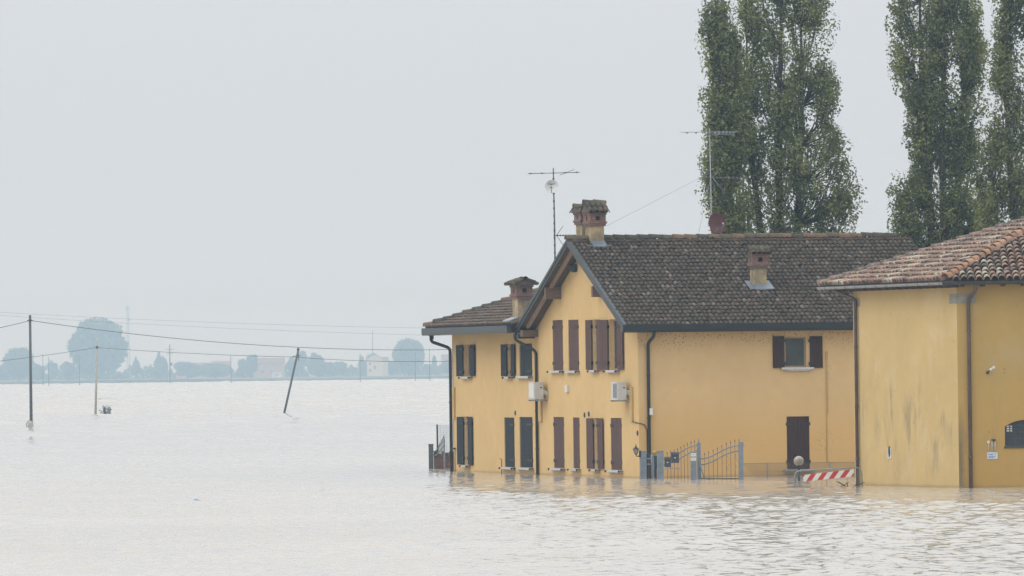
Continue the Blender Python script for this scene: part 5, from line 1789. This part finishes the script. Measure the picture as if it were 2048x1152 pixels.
# ------------------------------------------------------------------ poplars
def poplar(label, base, env, top_z, nclus, leaves, stems, seed, yfac=.75, group="poplars behind the farmhouse", gap=.02):
    """env: list of (z, xl, xr) in metres relative to the base; clusters of leaves fill it along rising branches"""
    r = np.random.default_rng(seed)
    rnd = random.Random(seed)
    T = thing("poplar_tree", label, "tree", base, group)
    zs = [e[0] for e in env]; xl = [e[1] for e in env]; xr = [e[2] for e in env]
    width = lambda z: np.interp(z, zs, xr) - np.interp(z, zs, xl)
    mb = MB()
    stem_pts = []
    for (sx, sy, tx, tz, rad) in stems:
        pts = []
        for i in range(13):
            k = i / 12
            pts.append(Vector((sx + (tx - sx) * k ** 1.3 + .12 * math.sin(k * 7 + sx * 3), sy * (1 - .3 * k) + .1 * math.sin(k * 5 + sx), tz * k)))
        pts[0].z = -1.0
        mb.tube(pts, [rad * (1 - .88 * i / 12) for i in range(13)], 7)
        stem_pts.append(pts)
    C = []
    zmin, zmax = zs[0], zs[-1]
    wmax = max(width(z) for z in np.linspace(zmin, zmax, 40))
    tries = 0
    while len(C) < nclus and tries < 200000:
        tries += 1
        z = r.uniform(zmin, zmax)
        if r.uniform() > width(z) / wmax + .08: continue
        lo, hi = np.interp(z, zs, xl), np.interp(z, zs, xr)
        c, hw = (lo + hi) / 2, (hi - lo) / 2
        if r.uniform() < .3:         # sprays along the two silhouettes
            a = r.choice([0, math.pi]) + r.normal(0, .35); rr = r.uniform(.86, 1.07)
        else:
            a = r.uniform(0, 2 * math.pi); rr = r.uniform(.08, 1) ** .6
        x, y = c + hw * rr * math.cos(a), hw * yfac * rr * math.sin(a)
        # foliage hangs in ascending plumes with open slots between them
        zz = z - 1.2 * abs(x - c)
        g = math.sin(x * 2.9 + .5 * zz + seed) * math.sin(zz * 1.15 - x * .9 + 1.7 * y + seed * 2) + .55 * math.sin(zz * 2.3 + y * 2.3 + 2 * x)
        if g < -gap and r.uniform() < .93: continue
        C.append((x, y, z))
    V, Tn = [], []
    for (x, y, z) in C:
        # branch rising from the nearest stem
        bx = None
        best = min(stem_pts, key=lambda pts: min((p.x - x) ** 2 + (p.y - y) ** 2 + (.6 * (p.z - (z - 1.0))) ** 2 for p in pts))
        hz_ = z - rnd.uniform(.5, 1.6)
        st = min(best, key=lambda p: abs(p.z - hz_))
        en = Vector((x, y, z + .15))
        mid = st.lerp(en, .5) + Vector(((x - st.x) * .18, (y - st.y) * .18, -.1))
        rb = .018 + .008 * (en - st).length
        mb.tube([st, mid, en, en + Vector(((x - st.x) * .06, (y - st.y) * .06, .35))], [rb, rb * .65, rb * .35, .004], 4, 0, True, False)
        n = int(leaves * 1.65 * r.uniform(.6, 1.4))
        sg = r.uniform(.2, .36)
        # leaves clothe a few rounded sprays, facing outwards and up
        k = 3
        rad = r.uniform(.17, .34, k)
        sh = r.normal(0, 1, (k, 3)) * np.array([.17, .17, .3]) + np.array([0, 0, 0]) + np.array([x, y, z])
        idx = r.integers(0, k, n)
        o = r.normal(0, 1, (n, 3)); o /= np.linalg.norm(o, axis=1)[:, None]
        P = sh[idx] + o * (rad[idx] * r.uniform(.72, 1.06, n))[:, None] * np.array([1, 1, 1.5])
        ct = np.clip(r.normal(.45, .2), 0, 1)
        tt = np.clip(ct + r.normal(0, .08, n), 0, 1)
        sz = r.uniform(.03, .05, n)[:, None]
        nn = o * .85 + np.array([0, 0, .35]) + r.normal(0, .3, (n, 3)); nn /= np.linalg.norm(nn, axis=1)[:, None]
        d = np.cross(nn, r.normal(0, 1, (n, 3))); d /= np.linalg.norm(d, axis=1)[:, None]
        e = np.cross(nn, d)
        q = np.stack([P - d * sz * 1.25, P + e * sz - d * sz * .25, P + d * sz * 1.35, P - e * sz - d * sz * .25], 1)
        V.append(q.reshape(-1, 3)); Tn.append(np.repeat(tt, 4))
    V = np.concatenate(V); Tn = np.concatenate(Tn)
    Q = np.arange(len(V)).reshape(-1, 4)
    mb.build("trunk", M_bark, T)
    link("crown", fast_mesh("crown", V, Q, M_leaf, Tn), T)
    return T
def env_from(px, Y, ub):
    b = depth(ub, 900, Y)
    out = []
    for v, a, c in px:
        A, B_ = depth(a, v, Y), depth(c, v, Y)
        out.append((A.z, A.x - b.x, B_.x - b.x))
    return sorted(out), (b.x, Y, 0)
e, b = env_from([(-170, 1555, 1600), (-80, 1500, 1640), (0, 1488, 1645), (40, 1494, 1652), (80, 1500, 1650), (118, 1500, 1650), (150, 1450, 1652), (200, 1432, 1668), (240, 1428, 1655), (290, 1428, 1680), (340, 1432, 1700), (380, 1425, 1702), (430, 1440, 1700), (480, 1462, 1698), (560, 1470, 1680)], 274, 1560)
k = 274 / F
poplar("broad poplar with several stems rising behind the red dish", b, e, 0, 620, 62, [(-.3, .2, -1.0, 15.5, .26), (.25, -.2, .15, 18.2, .27), (.75, .15, .9, 17.5, .24), (-.8, .3, -1.6, 12, .16)], 8, gap=.12)
# its separate left-hand spire shares the root: another stem of foliage standing beside it
e, b = env_from([(6, 1436, 1446), (30, 1426, 1452), (70, 1414, 1464), (120, 1411, 1478), (170, 1412, 1488), (230, 1428, 1490), (300, 1422, 1485), (370, 1412, 1480), (440, 1440, 1490), (500, 1450, 1490)], 272, 1455)
poplar("slender poplar spire standing close against the broad poplar's left side", b, e, 0, 250, 60, [(0, 0, -.1, 12.6, .17), (.2, .2, .35, 10, .1)], 5, gap=.45)
e, b = env_from([(-170, 1860, 1890), (-90, 1815, 1930), (0, 1800, 1942), (60, 1799, 1950), (95, 1794, 1950), (120, 1800, 1950), (180, 1804, 1954), (220, 1812, 1950), (280, 1828, 1948), (340, 1834, 1954), (380, 1800, 1965), (440, 1798, 1985), (490, 1815, 1990), (560, 1830, 1985)], 276, 1885)
poplar("dense tall poplar behind the gap between the two roofs", b, e, 0, 660, 64, [(-.2, .1, -.6, 18.5, .25), (.2, -.2, .3, 19.2, .26), (.5, .2, .9, 16, .2)], 9, gap=.12)
e, b = env_from([(-120, 2030, 2100), (0, 2006, 2125), (60, 2002, 2130), (100, 1998, 2135), (150, 1996, 2140), (200, 2002, 2140), (230, 1996, 2140), (300, 1984, 2145), (360, 1960, 2145), (420, 1962, 2145), (470, 1970, 2140), (540, 1985, 2130)], 271, 2050)
poplar("poplar cut off by the right edge above the old house", b, e, 0, 560, 62, [(-.2, .1, -.4, 17, .24), (.5, -.2, .8, 18, .24), (-.7, .2, -1.0, 12, .16)], 13)

# ------------------------------------------------------------------ poles and wires in the flood
def upole(name, label, u, vb, vt, u_t, rb, rt, mat, cat="utility pole", group="poles standing in the flood", fittings=True):
    b = ground(u, vb); t_ = depth(u_t, vt, b.y)
    T = thing(name, label, cat, b, group)
    mb = MB(); mb.tube([Vector((0, 0, -.8)) - (t_ - b) * .05, t_ - b], [rb, rt], 10); mb.build("shaft", mat, T)
    return T, b, t_
T1, q1, t1 = upole("utility_pole", "tallest dark wooden pole with a speed sign at its foot", 62.5, 856, 630, 60, .115, .085, M_polewood)
mb = MB(); c = t1 - q1 - Vector((0, 0, .38)); mb.tube([c - Vector((0, 0, .06)), c + Vector((0, 0, .06))], .12, 10); mb.tube([c + Vector((-.2, 0, 0)), c + Vector((.2, 0, 0))], .025, 6); mb.build("insulator", M_iron, T1)
T2, q2, t2_ = upole("utility_pole", "pale concrete pole beside the half drowned shrub", 190.5, 832, 682, 194, .12, .075, M_poleconc)
mb = MB(); c = t2_ - q2 - Vector((0, 0, .55)); mb.tube([c - Vector((0, 0, .1)), c + Vector((0, 0, .1))], .115, 10); mb.build("insulator", M_iron, T2)
T3, q3, t3_ = upole("utility_pole", "dark pole leaning far over to the right", 563, 832, 701, 596.5, .1, .085, M_polewood)
mb = MB()
ax = (t3_ - q3)
c = ax * .915
mb.tube([c - Vector((.35, 0, .02)), c + Vector((.3, 0, .02))], .03, 6); mb.lathe([(.0, 0), (.1, 0), (.13, .1), (.06, .2), (0, .24)], 10, 0, Matrix.Translation(ax)); mb.tube([c + Vector((.12, 0, .5)), c + Vector((.16, 0, -.4))], .03, 6)
mb.build("insulator", M_iron, T3)
# speed sign: red ringed disc at the foot of the first pole
ps = depth(61, 849, q1.y - .6)
T = thing("speed_sign", "round red ringed speed limit sign half sunk at the tall pole's foot", "sign", (ps.x - .05, ps.y, 0))
M_ = Matrix.Translation((0, 0, ps.z)) @ Matrix.Rotation(R(34), 4, 'Z') @ Matrix.Rotation(math.pi / 2, 4, 'X')
rs_ = .3
mb = MB(); mb.lathe([(0, -.012), (rs_, -.012), (rs_, 0), (0, 0)], 24, 0, M_, False); dsc = mb.build("disc", M_whitesheet, T)
mb = MB(); mb.lathe([(rs_ * .8, .003), (rs_ * .97, .003)], 24, 0, M_, False); mb.build("red_ring", simple("faded red ring", (0.3, 0.13, 0.12), 0.5, 0.15, 5), T)
fc = bpy.data.curves.new("number", 'FONT'); fc.body = "30"; fc.size = .34; fc.align_x = 'CENTER'; fc.align_y = 'CENTER'; fc.extrude = .001
fo = bpy.data.objects.new("number", fc); COL.objects.link(fo); fo.parent = T
fo.matrix_local = M_ @ Matrix.Translation((0, 0, .006)); fc.materials.append(M_iron)
bpy.context.view_layer.update()
me_n = bpy.data.meshes.new_from_object(fo.evaluated_get(bpy.context.evaluated_depsgraph_get()))
mloc = fo.matrix_local.copy()
bpy.data.objects.remove(fo)
no_ = link("number", me_n, T); no_.matrix_local = mloc
mb = MB(); mb.tube([(0, .05, -.8), (0, .05, ps.z + .2)], .03, 8); mb.build("post", M_galv, T)

def sag(a, b, s, n=16):
    return [a.lerp(b, i / n) - Vector((0, 0, s * 4 * (i / n) * (1 - i / n))) for i in range(n + 1)]
wt1 = depth(60.5, 641, q1.y)
wire_thing("overhead_cable", "upper cable running from the tall pole to behind the house", "cable", sag(wt1, depth(1500, 640, 640), 2.3, 24), .022, M_wire, "cables strung over the flood")
wire_thing("overhead_cable", "cable leaving the frame to the left of the tall pole", "cable", sag(wt1, depth(-500, 640, 470), 1.2), .022, M_wire, "cables strung over the flood")
wt2 = depth(193.5, 695, q2.y)
wt3 = depth(587, 714, q3.y)
wire_thing("overhead_cable", "lower cable from the pale pole to the leaning pole", "cable", sag(wt2, wt3, .12), .02, M_wire, "cables strung over the flood")
wire_thing("overhead_cable", "lower cable from the leaning pole towards the house", "cable", sag(wt3, depth(1150, 706, 640), .55), .02, M_wire, "cables strung over the flood")
wire_thing("overhead_cable", "lower cable from the left frame edge to the pale pole", "cable", sag(wt2, depth(-420, 745, 700), .6), .02, M_wire, "cables strung over the flood")
for i, (a, b_) in enumerate((((-40, 622), (930, 657)), ((-40, 628), (930, 672)))):
    wire_thing("overhead_cable", ("upper" if i == 0 else "lower") + " one of two faint distant power lines in the haze", "cable", sag(depth(*a, 1500), depth(*b_, 1500), .6, 16), .02, M_wire, "faint distant power lines")

# floating debris and the drowned shrub
def twigs(name, label, cat, c, w_, h, n, seed, flat=False):
    T = thing(name, label, cat, c)
    r = random.Random(seed)
    mb = MB()
    for i in range(n):
        x = r.uniform(-w_ / 2, w_ / 2)
        if flat:
            d = Vector((r.uniform(-.6, .6), r.uniform(-.6, .6), r.uniform(.0, h)))
            mb.tube([Vector((x, r.uniform(-.3, .3), -.05)), Vector((x, 0, .12)) + d], [.045, .02] if w_ > 1 else [.018, .008], 5)
        else:
            p = Vector((x * .4, r.uniform(-.2, .2), -.3)); tp = Vector((x, r.uniform(-.3, .3), h * r.uniform(.5, 1)))
            mid = p.lerp(tp, .5) + Vector((r.uniform(-.08, .08), 0, .05))
            mb.tube([p, mid, tp], [.02, .014, .006], 5)
            for j in range(9):
                k_ = r.uniform(.35, 1); q = p.lerp(tp, k_)
                s_z = r.uniform(.05, .1); a = r.uniform(0, 6.3)
                v1_ = Vector((math.cos(a), math.sin(a), .5)) * s_z; v2_ = Vector((-math.sin(a), math.cos(a), r.uniform(-.4, .6))) * s_z * .6
                mb.add([q, q + v1_ + v2_, q + v1_ * 2, q + v1_ - v2_], [(0, 1, 2, 3)], 0)
    mb.build("twigs" if flat else "stems", M_twig, T)
    return T
twigs("shrub", "small half drowned shrub right of the pale concrete pole", "shrub", ground(211, 832), 1.1, 1.0, 26, 2)
twigs("driftwood", "dark low driftwood raft left of the pale pole", "debris", ground(122, 808.5), 2.2, .12, 14, 3, True)
mb = MB()
twigs("driftwood", "brushwood raft floating just above and right of the pale pole's shrub", "debris", ground(217, 801.5), 1.7, .3, 22, 4, True)
for i, (u, v) in enumerate(((388, 797), (345, 798), (615, 803))):
    pass
T = thing("plastic_scrap", "small blue plastic scrap adrift on the open water", "debris", ground(393, 1001.5))
mb = MB(); mb.add([(-.1, -.1, .01), (.12, -.08, .0), (.1, .12, .02), (-.08, .1, .05), (0, 0, .06)], [(0, 1, 4), (1, 2, 4), (2, 3, 4), (3, 0, 4)]); mb.build("sheet", M_blueobj, T)
twigs("driftwood", "tangle of twigs caught under the striped barrier", "debris", ground(1688, 973), .8, .04, 7, 6, True)

# ------------------------------------------------------------------ far shore in the haze
def far_tree(label, u, v_top, wpx, Y, seed, shape="round", vb=None, group="trees on the far shore"):
    r = np.random.default_rng(seed)
    b = depth(u, 745, Y); b.z = .9
    h = depth(u, v_top, Y).z - .9
    w_ = wpx / F * Y
    T = thing("distant_tree", label, "tree", b, group)
    mb = MB(); mb.tube([(0, 0, 0), (0, 0, h * .55)], [.03 * w_ + .1, .1], 7)
    for i in range(5):
        a = r.uniform(0, 6.28); mb.tube([(0, 0, h * .25), (math.cos(a) * w_ * .3, math.sin(a) * w_ * .3, h * .65)], [.02 * w_ + .05, .05], 5)
    mb.build("trunk", M_bark, T)
    n = int(2200 + 60 * wpx)
    if wpx > 60:       # full round crown with small bulges
        lob = r.normal(0, 1, (60, 3)); lob /= np.linalg.norm(lob, axis=1)[:, None]
        p = r.normal(0, 1, (n, 3)); p /= np.linalg.norm(p, axis=1)[:, None]
        rad = r.uniform(.2, 1, n) ** .4 * (.8 + .17 * np.max(p @ lob.T, axis=1) ** 14 + r.normal(0, .035, n))
        P = p * rad[:, None] * np.array([w_ * .53, w_ * .53, h * .5]) + np.array([0, 0, h * .54])
        P = [q for q in P if q[2] > .2]; n = len(P)
    else:
        P = []
    nl = 15
    cz, rz = (h * .54, h * .46)
    lobes = []
    for i in range(nl):
        p = r.normal(0, 1, 3); p /= np.linalg.norm(p); q = p * r.uniform(.45, .78)
        lobes.append((q, r.uniform(.26, .5)))
    lobes.append((np.zeros(3), .62))
    while len(P) < n:
        c_, lr = lobes[r.integers(0, len(lobes))]
        p = r.normal(0, 1, 3); p /= np.linalg.norm(p)
        q = (c_ + p * lr * r.uniform(.2, 1) ** .4 * r.uniform(.92, 1.08)) * np.array([w_ / 2, w_ / 2, rz]) + np.array([0, 0, cz])
        if shape == "cone": q[:2] *= max(.15, 1.2 - q[2] / h)
        if q[2] < .2 or q[2] > h * 1.05: continue
        P.append(q)
    P = np.array(P)
    s = (w_ * .028 + .12) * r.uniform(.6, 1.3, n)[:, None]
    d = r.normal(0, 1, (n, 3)); d /= np.linalg.norm(d, axis=1)[:, None]
    e = np.cross(d, r.normal(0, 1, (n, 3))); e /= np.linalg.norm(e, axis=1)[:, None]
    V = np.stack([P - d * s, P + e * s, P + d * s, P - e * s], 1).reshape(-1, 3)
    link("crown", fast_mesh("crown", V, np.arange(len(V)).reshape(-1, 4), M_leaffar, np.repeat(r.uniform(0, 1, n), 4)), T)
FAR = 4300
far_tree("largest round tree on the far shore, left of the lattice mast", 196, 639, 118, FAR, 21)
far_tree("second broad tree on the far shore, right of the cream house", 818, 678, 66, FAR, 22)
far_tree("broad tree behind the tall pole at the left edge", 38, 695, 66, FAR, 23)
for lab, u, vt, wp, sh, sd_ in (
    ("pointed tree right of the lattice mast on the far shore", 273, 711, 28, "cone", 31),
    ("rounded bushy tree left of the distant crossarm pole", 320, 704, 46, "cone", 32),
    ("low bush at the left edge of the far shore", 3, 731, 24, "round", 33),
    ("small tree between the two thin distant poles and the great tree", 106, 719, 24, "round", 34),
    ("low bush under the great tree's left side", 136, 720, 34, "round", 35),
    ("low dark bush right of the tall pole", 76, 726, 34, "round", 36),
    ("tree left of the long pink farm building", 485, 712, 26, "round", 37),
    ("feathery tree behind the pink building's left end", 502, 707, 34, "round", 38),
    ("tree just behind the leaning pole's top", 603, 704, 34, "round", 39),
    ("square topped tree right of the leaning pole", 634, 703, 34, "round", 40),
    ("low bush left of the cream house", 668, 724, 60, "round", 41),
    ("dark tree behind the cream house's left edge", 725, 712, 20, "round", 42),
    ("treetop showing above the cream house's roof", 748, 703, 30, "round", 43),
    ("narrow tree close left of the yellow farmhouse", 869, 705, 16, "cone", 44),
    ("low bush right of the second broad tree", 858, 727, 30, "round", 45),
    ("low bush between the cream house and the second broad tree", 785, 720, 30, "round", 46),
    ("low hedge tree beside the distant crossarm pole", 375, 722, 60, "round", 47),
    ("low hedge tree in front of the distant long roofs", 430, 727, 70, "round", 48),
    ("low tree at the right end of the pink building", 585, 716, 30, "round", 49),
    ("low hedge tree below the square topped tree", 640, 724, 60, "round", 50),
    ("low hedge tree beside the far small house at the yellow farmhouse's edge", 893, 720, 26, "round", 51)):
    far_tree(lab, u, vt, wp, FAR + (sd_ % 5) * 25 - 50, sd_, sh)
# a long hedge line that reads as one mass
r = np.random.default_rng(77)
n = 15000
uu = r.uniform(-60, 960, n)
Yh = FAR + 120
bx = np.array([depth(u, 745, Yh).x for u in (-60, 960)])
X = bx[0] + (uu + 60) / 1020 * (bx[1] - bx[0])
hh = 5.6 + 1.6 * np.sin(uu * .05) + 1.2 * np.sin(uu * .17 + 1) + .7 * np.sin(uu * .61)
P = np.stack([X, Yh + r.uniform(-4, 4, n), .9 + hh * r.uniform(0, 1, n) ** .8], 1)
s = r.uniform(.35, .9, n)[:, None]
d = r.normal(0, 1, (n, 3)); d /= np.linalg.norm(d, axis=1)[:, None]
e = np.cross(d, r.normal(0, 1, (n, 3))); e /= np.linalg.norm(e, axis=1)[:, None]
V = np.stack([P - d * s, P + e * s, P + d * s, P - e * s], 1).reshape(-1, 3)
tag(link("hedgerow", fast_mesh("hedgerow", V, np.arange(len(V)).reshape(-1, 4), M_leaffar, np.repeat(r.uniform(0, 1, n), 4))), "long low hedgerow along the far shore", None, None, 'stuff')

def far_house(label, u0, u1, v_eave, v_ridge, Y, wallm, gable=False, wins=(), name="distant_house"):
    b = depth(u0, 745, Y); b.z = .9
    k = Y / F
    W = (u1 - u0) * k
    he = depth(u0, v_eave, Y).z - .9; hr = depth(u0, v_ridge, Y).z - .9
    D = min(W, 9)
    T = thing(name, label, "house", b, "houses on the far shore")
    mb = MB(); mb.box(0, 0, 0, W, D, he)
    if gable: mb.prism([(0, he), (W, he), (W / 2, hr)], lambda p, q, t_: (p, t_, q), 0, D)
    mb.build("wall", wallm, T)
    mb = MB()
    if gable:
        mb.prism([(-.5, he - .2), (W / 2, hr), (W / 2, hr + .35), (-.5, he + .15)], lambda p, q, t_: (p, t_, q), -.5, D + .5)
        mb.prism([(W + .5, he - .2), (W / 2, hr), (W / 2, hr + .35), (W + .5, he + .15)], lambda p, q, t_: (p, t_, q), -.5, D + .5)
    else:
        mb.prism([(-.5, he - .1), (D + .5, he - .1), (D / 2, hr)], lambda p, q, t_: (t_, p, q), -.5, W + .5)
    mb.build("roof", M_farroof, T)
    for (x, z, ww, hh) in wins:
        mb = MB(); mb.box(x * W - ww / 2, -.08, z * he, x * W + ww / 2, -.01, z * he + hh); mb.build("window", M_farwin, T)
    return T
far_house("cream two storey house with red roof on the far shore", 734, 766, 718, 709, FAR - 60, M_farwall, True, ((.2, .25, 1.0, 1.4), (.2, .65, 1.0, 1.4), (.5, .42, 1.0, 1.8)))
far_house("lower lean-to wing right of the cream house", 766.8, 776, 722, 714, FAR - 58, M_farwall)
far_house("long pink farm building behind the leaning pole", 507, 568, 727, 716, FAR + 40, M_farpink, False, ((.3, .3, 1, 1.4), (.6, .3, 1, 1.4)))
far_house("low building with red roof at the hazy shore's centre", 352, 428, 732, 726, FAR + 60, M_farpink)
far_house("longer red roofed building right of the crossarm pole", 424, 460, 729, 722, FAR + 80, M_farpink)
far_house("small pale house right of the leaning pole", 618, 634, 735, 727, FAR + 20, M_farwall)
far_house("hazy house partly hidden by the yellow farmhouse corner", 884, 925, 722, 709, FAR + 30, M_farpink)
T = thing("white_shed", "small white shed in front of the pink farm building", "shed", Vector((depth(544, 752, FAR - 80).x, FAR - 80, .9)))
k = (FAR - 80) / F
mb = MB(); mb.box(0, 0, 0, 18 * k, 4, 8 * k); mb.build("wall", M_van, T)
mb = MB(); mb.prism([(-.3, 8 * k), (4.3, 8 * k), (2, 10 * k)], lambda p, q, t_: (t_, p, q), -.3, 18 * k + .3); mb.build("roof", M_zinc, T)
for x in (5, 10):
    mb = MB(); mb.box(x * k, -.05, 3 * k, (x + 2.5) * k, -.005, 6 * k); mb.build("window", M_farwin, T)
# masts and poles far off
def far_pole(label, u, vt, Y, r_=.16, cross=False, name="distant_pole", cat="utility pole", group="distant poles in the haze"):
    b = depth(u, 750, Y); b.z = .5
    h = depth(u, vt, Y).z - .5
    T = thing(name, label, cat, b, group)
    mb = MB(); mb.tube([(0, 0, -1.5), (0, 0, h)], [r_, r_ * .7], 6); mb.build("shaft", M_polewood, T)
    if cross:
        for z, l in ((h - 2.0, 1.6), (h - 3.6, 1.2)):
            mb = MB(); mb.box(-l, -.1, z - .1, l, .1, z + .1); mb.build("crossarm", M_polewood, T)
        mb = MB(); mb.box(.2, -.35, h - 8.2, 1.0, .35, h - 7.0); mb.build("transformer", M_polewood, T)
    return T
far_pole("distant pole with crossarms and a transformer", 340, 689, 2900, .3, True)
for lab, u, vt in (("leaning thin distant pole left of the great tree", 86, 708), ("thin distant pole beside the small tree left of the great tree", 97.5, 713), ("faint thin pole in front of the great tree", 159, 715), ("thin distant pole between the long roofs", 462, 711), ("thin distant pole left of the cream house", 720.5, 707), ("thin pole in front of the second broad tree", 831, 705), ("thin distant pole nearest the yellow farmhouse", 859.5, 697)):
    far_pole(lab, u, vt, 2500, .14)
T = far_pole("tall thin mast rising behind the cream house", 746, 660, 4400, .3, False, "radio_mast", "mast", None)
# lattice telecom mast
Y = 4500
b = depth(257, 750, Y); b.z = .9
h = depth(257, 612, Y).z - .9
T = thing("telecom_mast", "tall telecom mast with antenna head right of the great tree", "mast", b)
mb = MB()
for sx in (-1, 1):
    for sy in (-1, 1): mb.tube([(sx * .9, sy * .9, 0), (sx * .45, sy * .45, h)], .12, 5)
nl_ = 18
for i in range(nl_):
    z0, z1 = h * i / nl_, h * (i + 1) / nl_
    w0, w1 = .9 - .45 * i / nl_, .9 - .45 * (i + 1) / nl_
    mb.tube([(-w0, -w0, z0), (w1, -w1, z1)], .1, 4); mb.tube([(w0, -w0, z0), (-w1, -w1, z1)], .1, 4)
mb.build("lattice", M_galv, T)
mb = MB()
for a in range(3):
    t_ = a * math.pi * 2 / 3; mb.box(1.5 * math.cos(t_) - .13, 1.5 * math.sin(t_) - .13, h - 3.0, 1.5 * math.cos(t_) + .13, 1.5 * math.sin(t_) + .13, h + .2)
    mb.tube([(0, 0, h - 1.5), (1.6 * math.cos(t_), 1.6 * math.sin(t_), h - 1.5)], .08, 4)
mb.box(.3, -.5, h - 9, 1.3, .5, h - 7.4)
mb.build("antenna_head", M_galv, T)
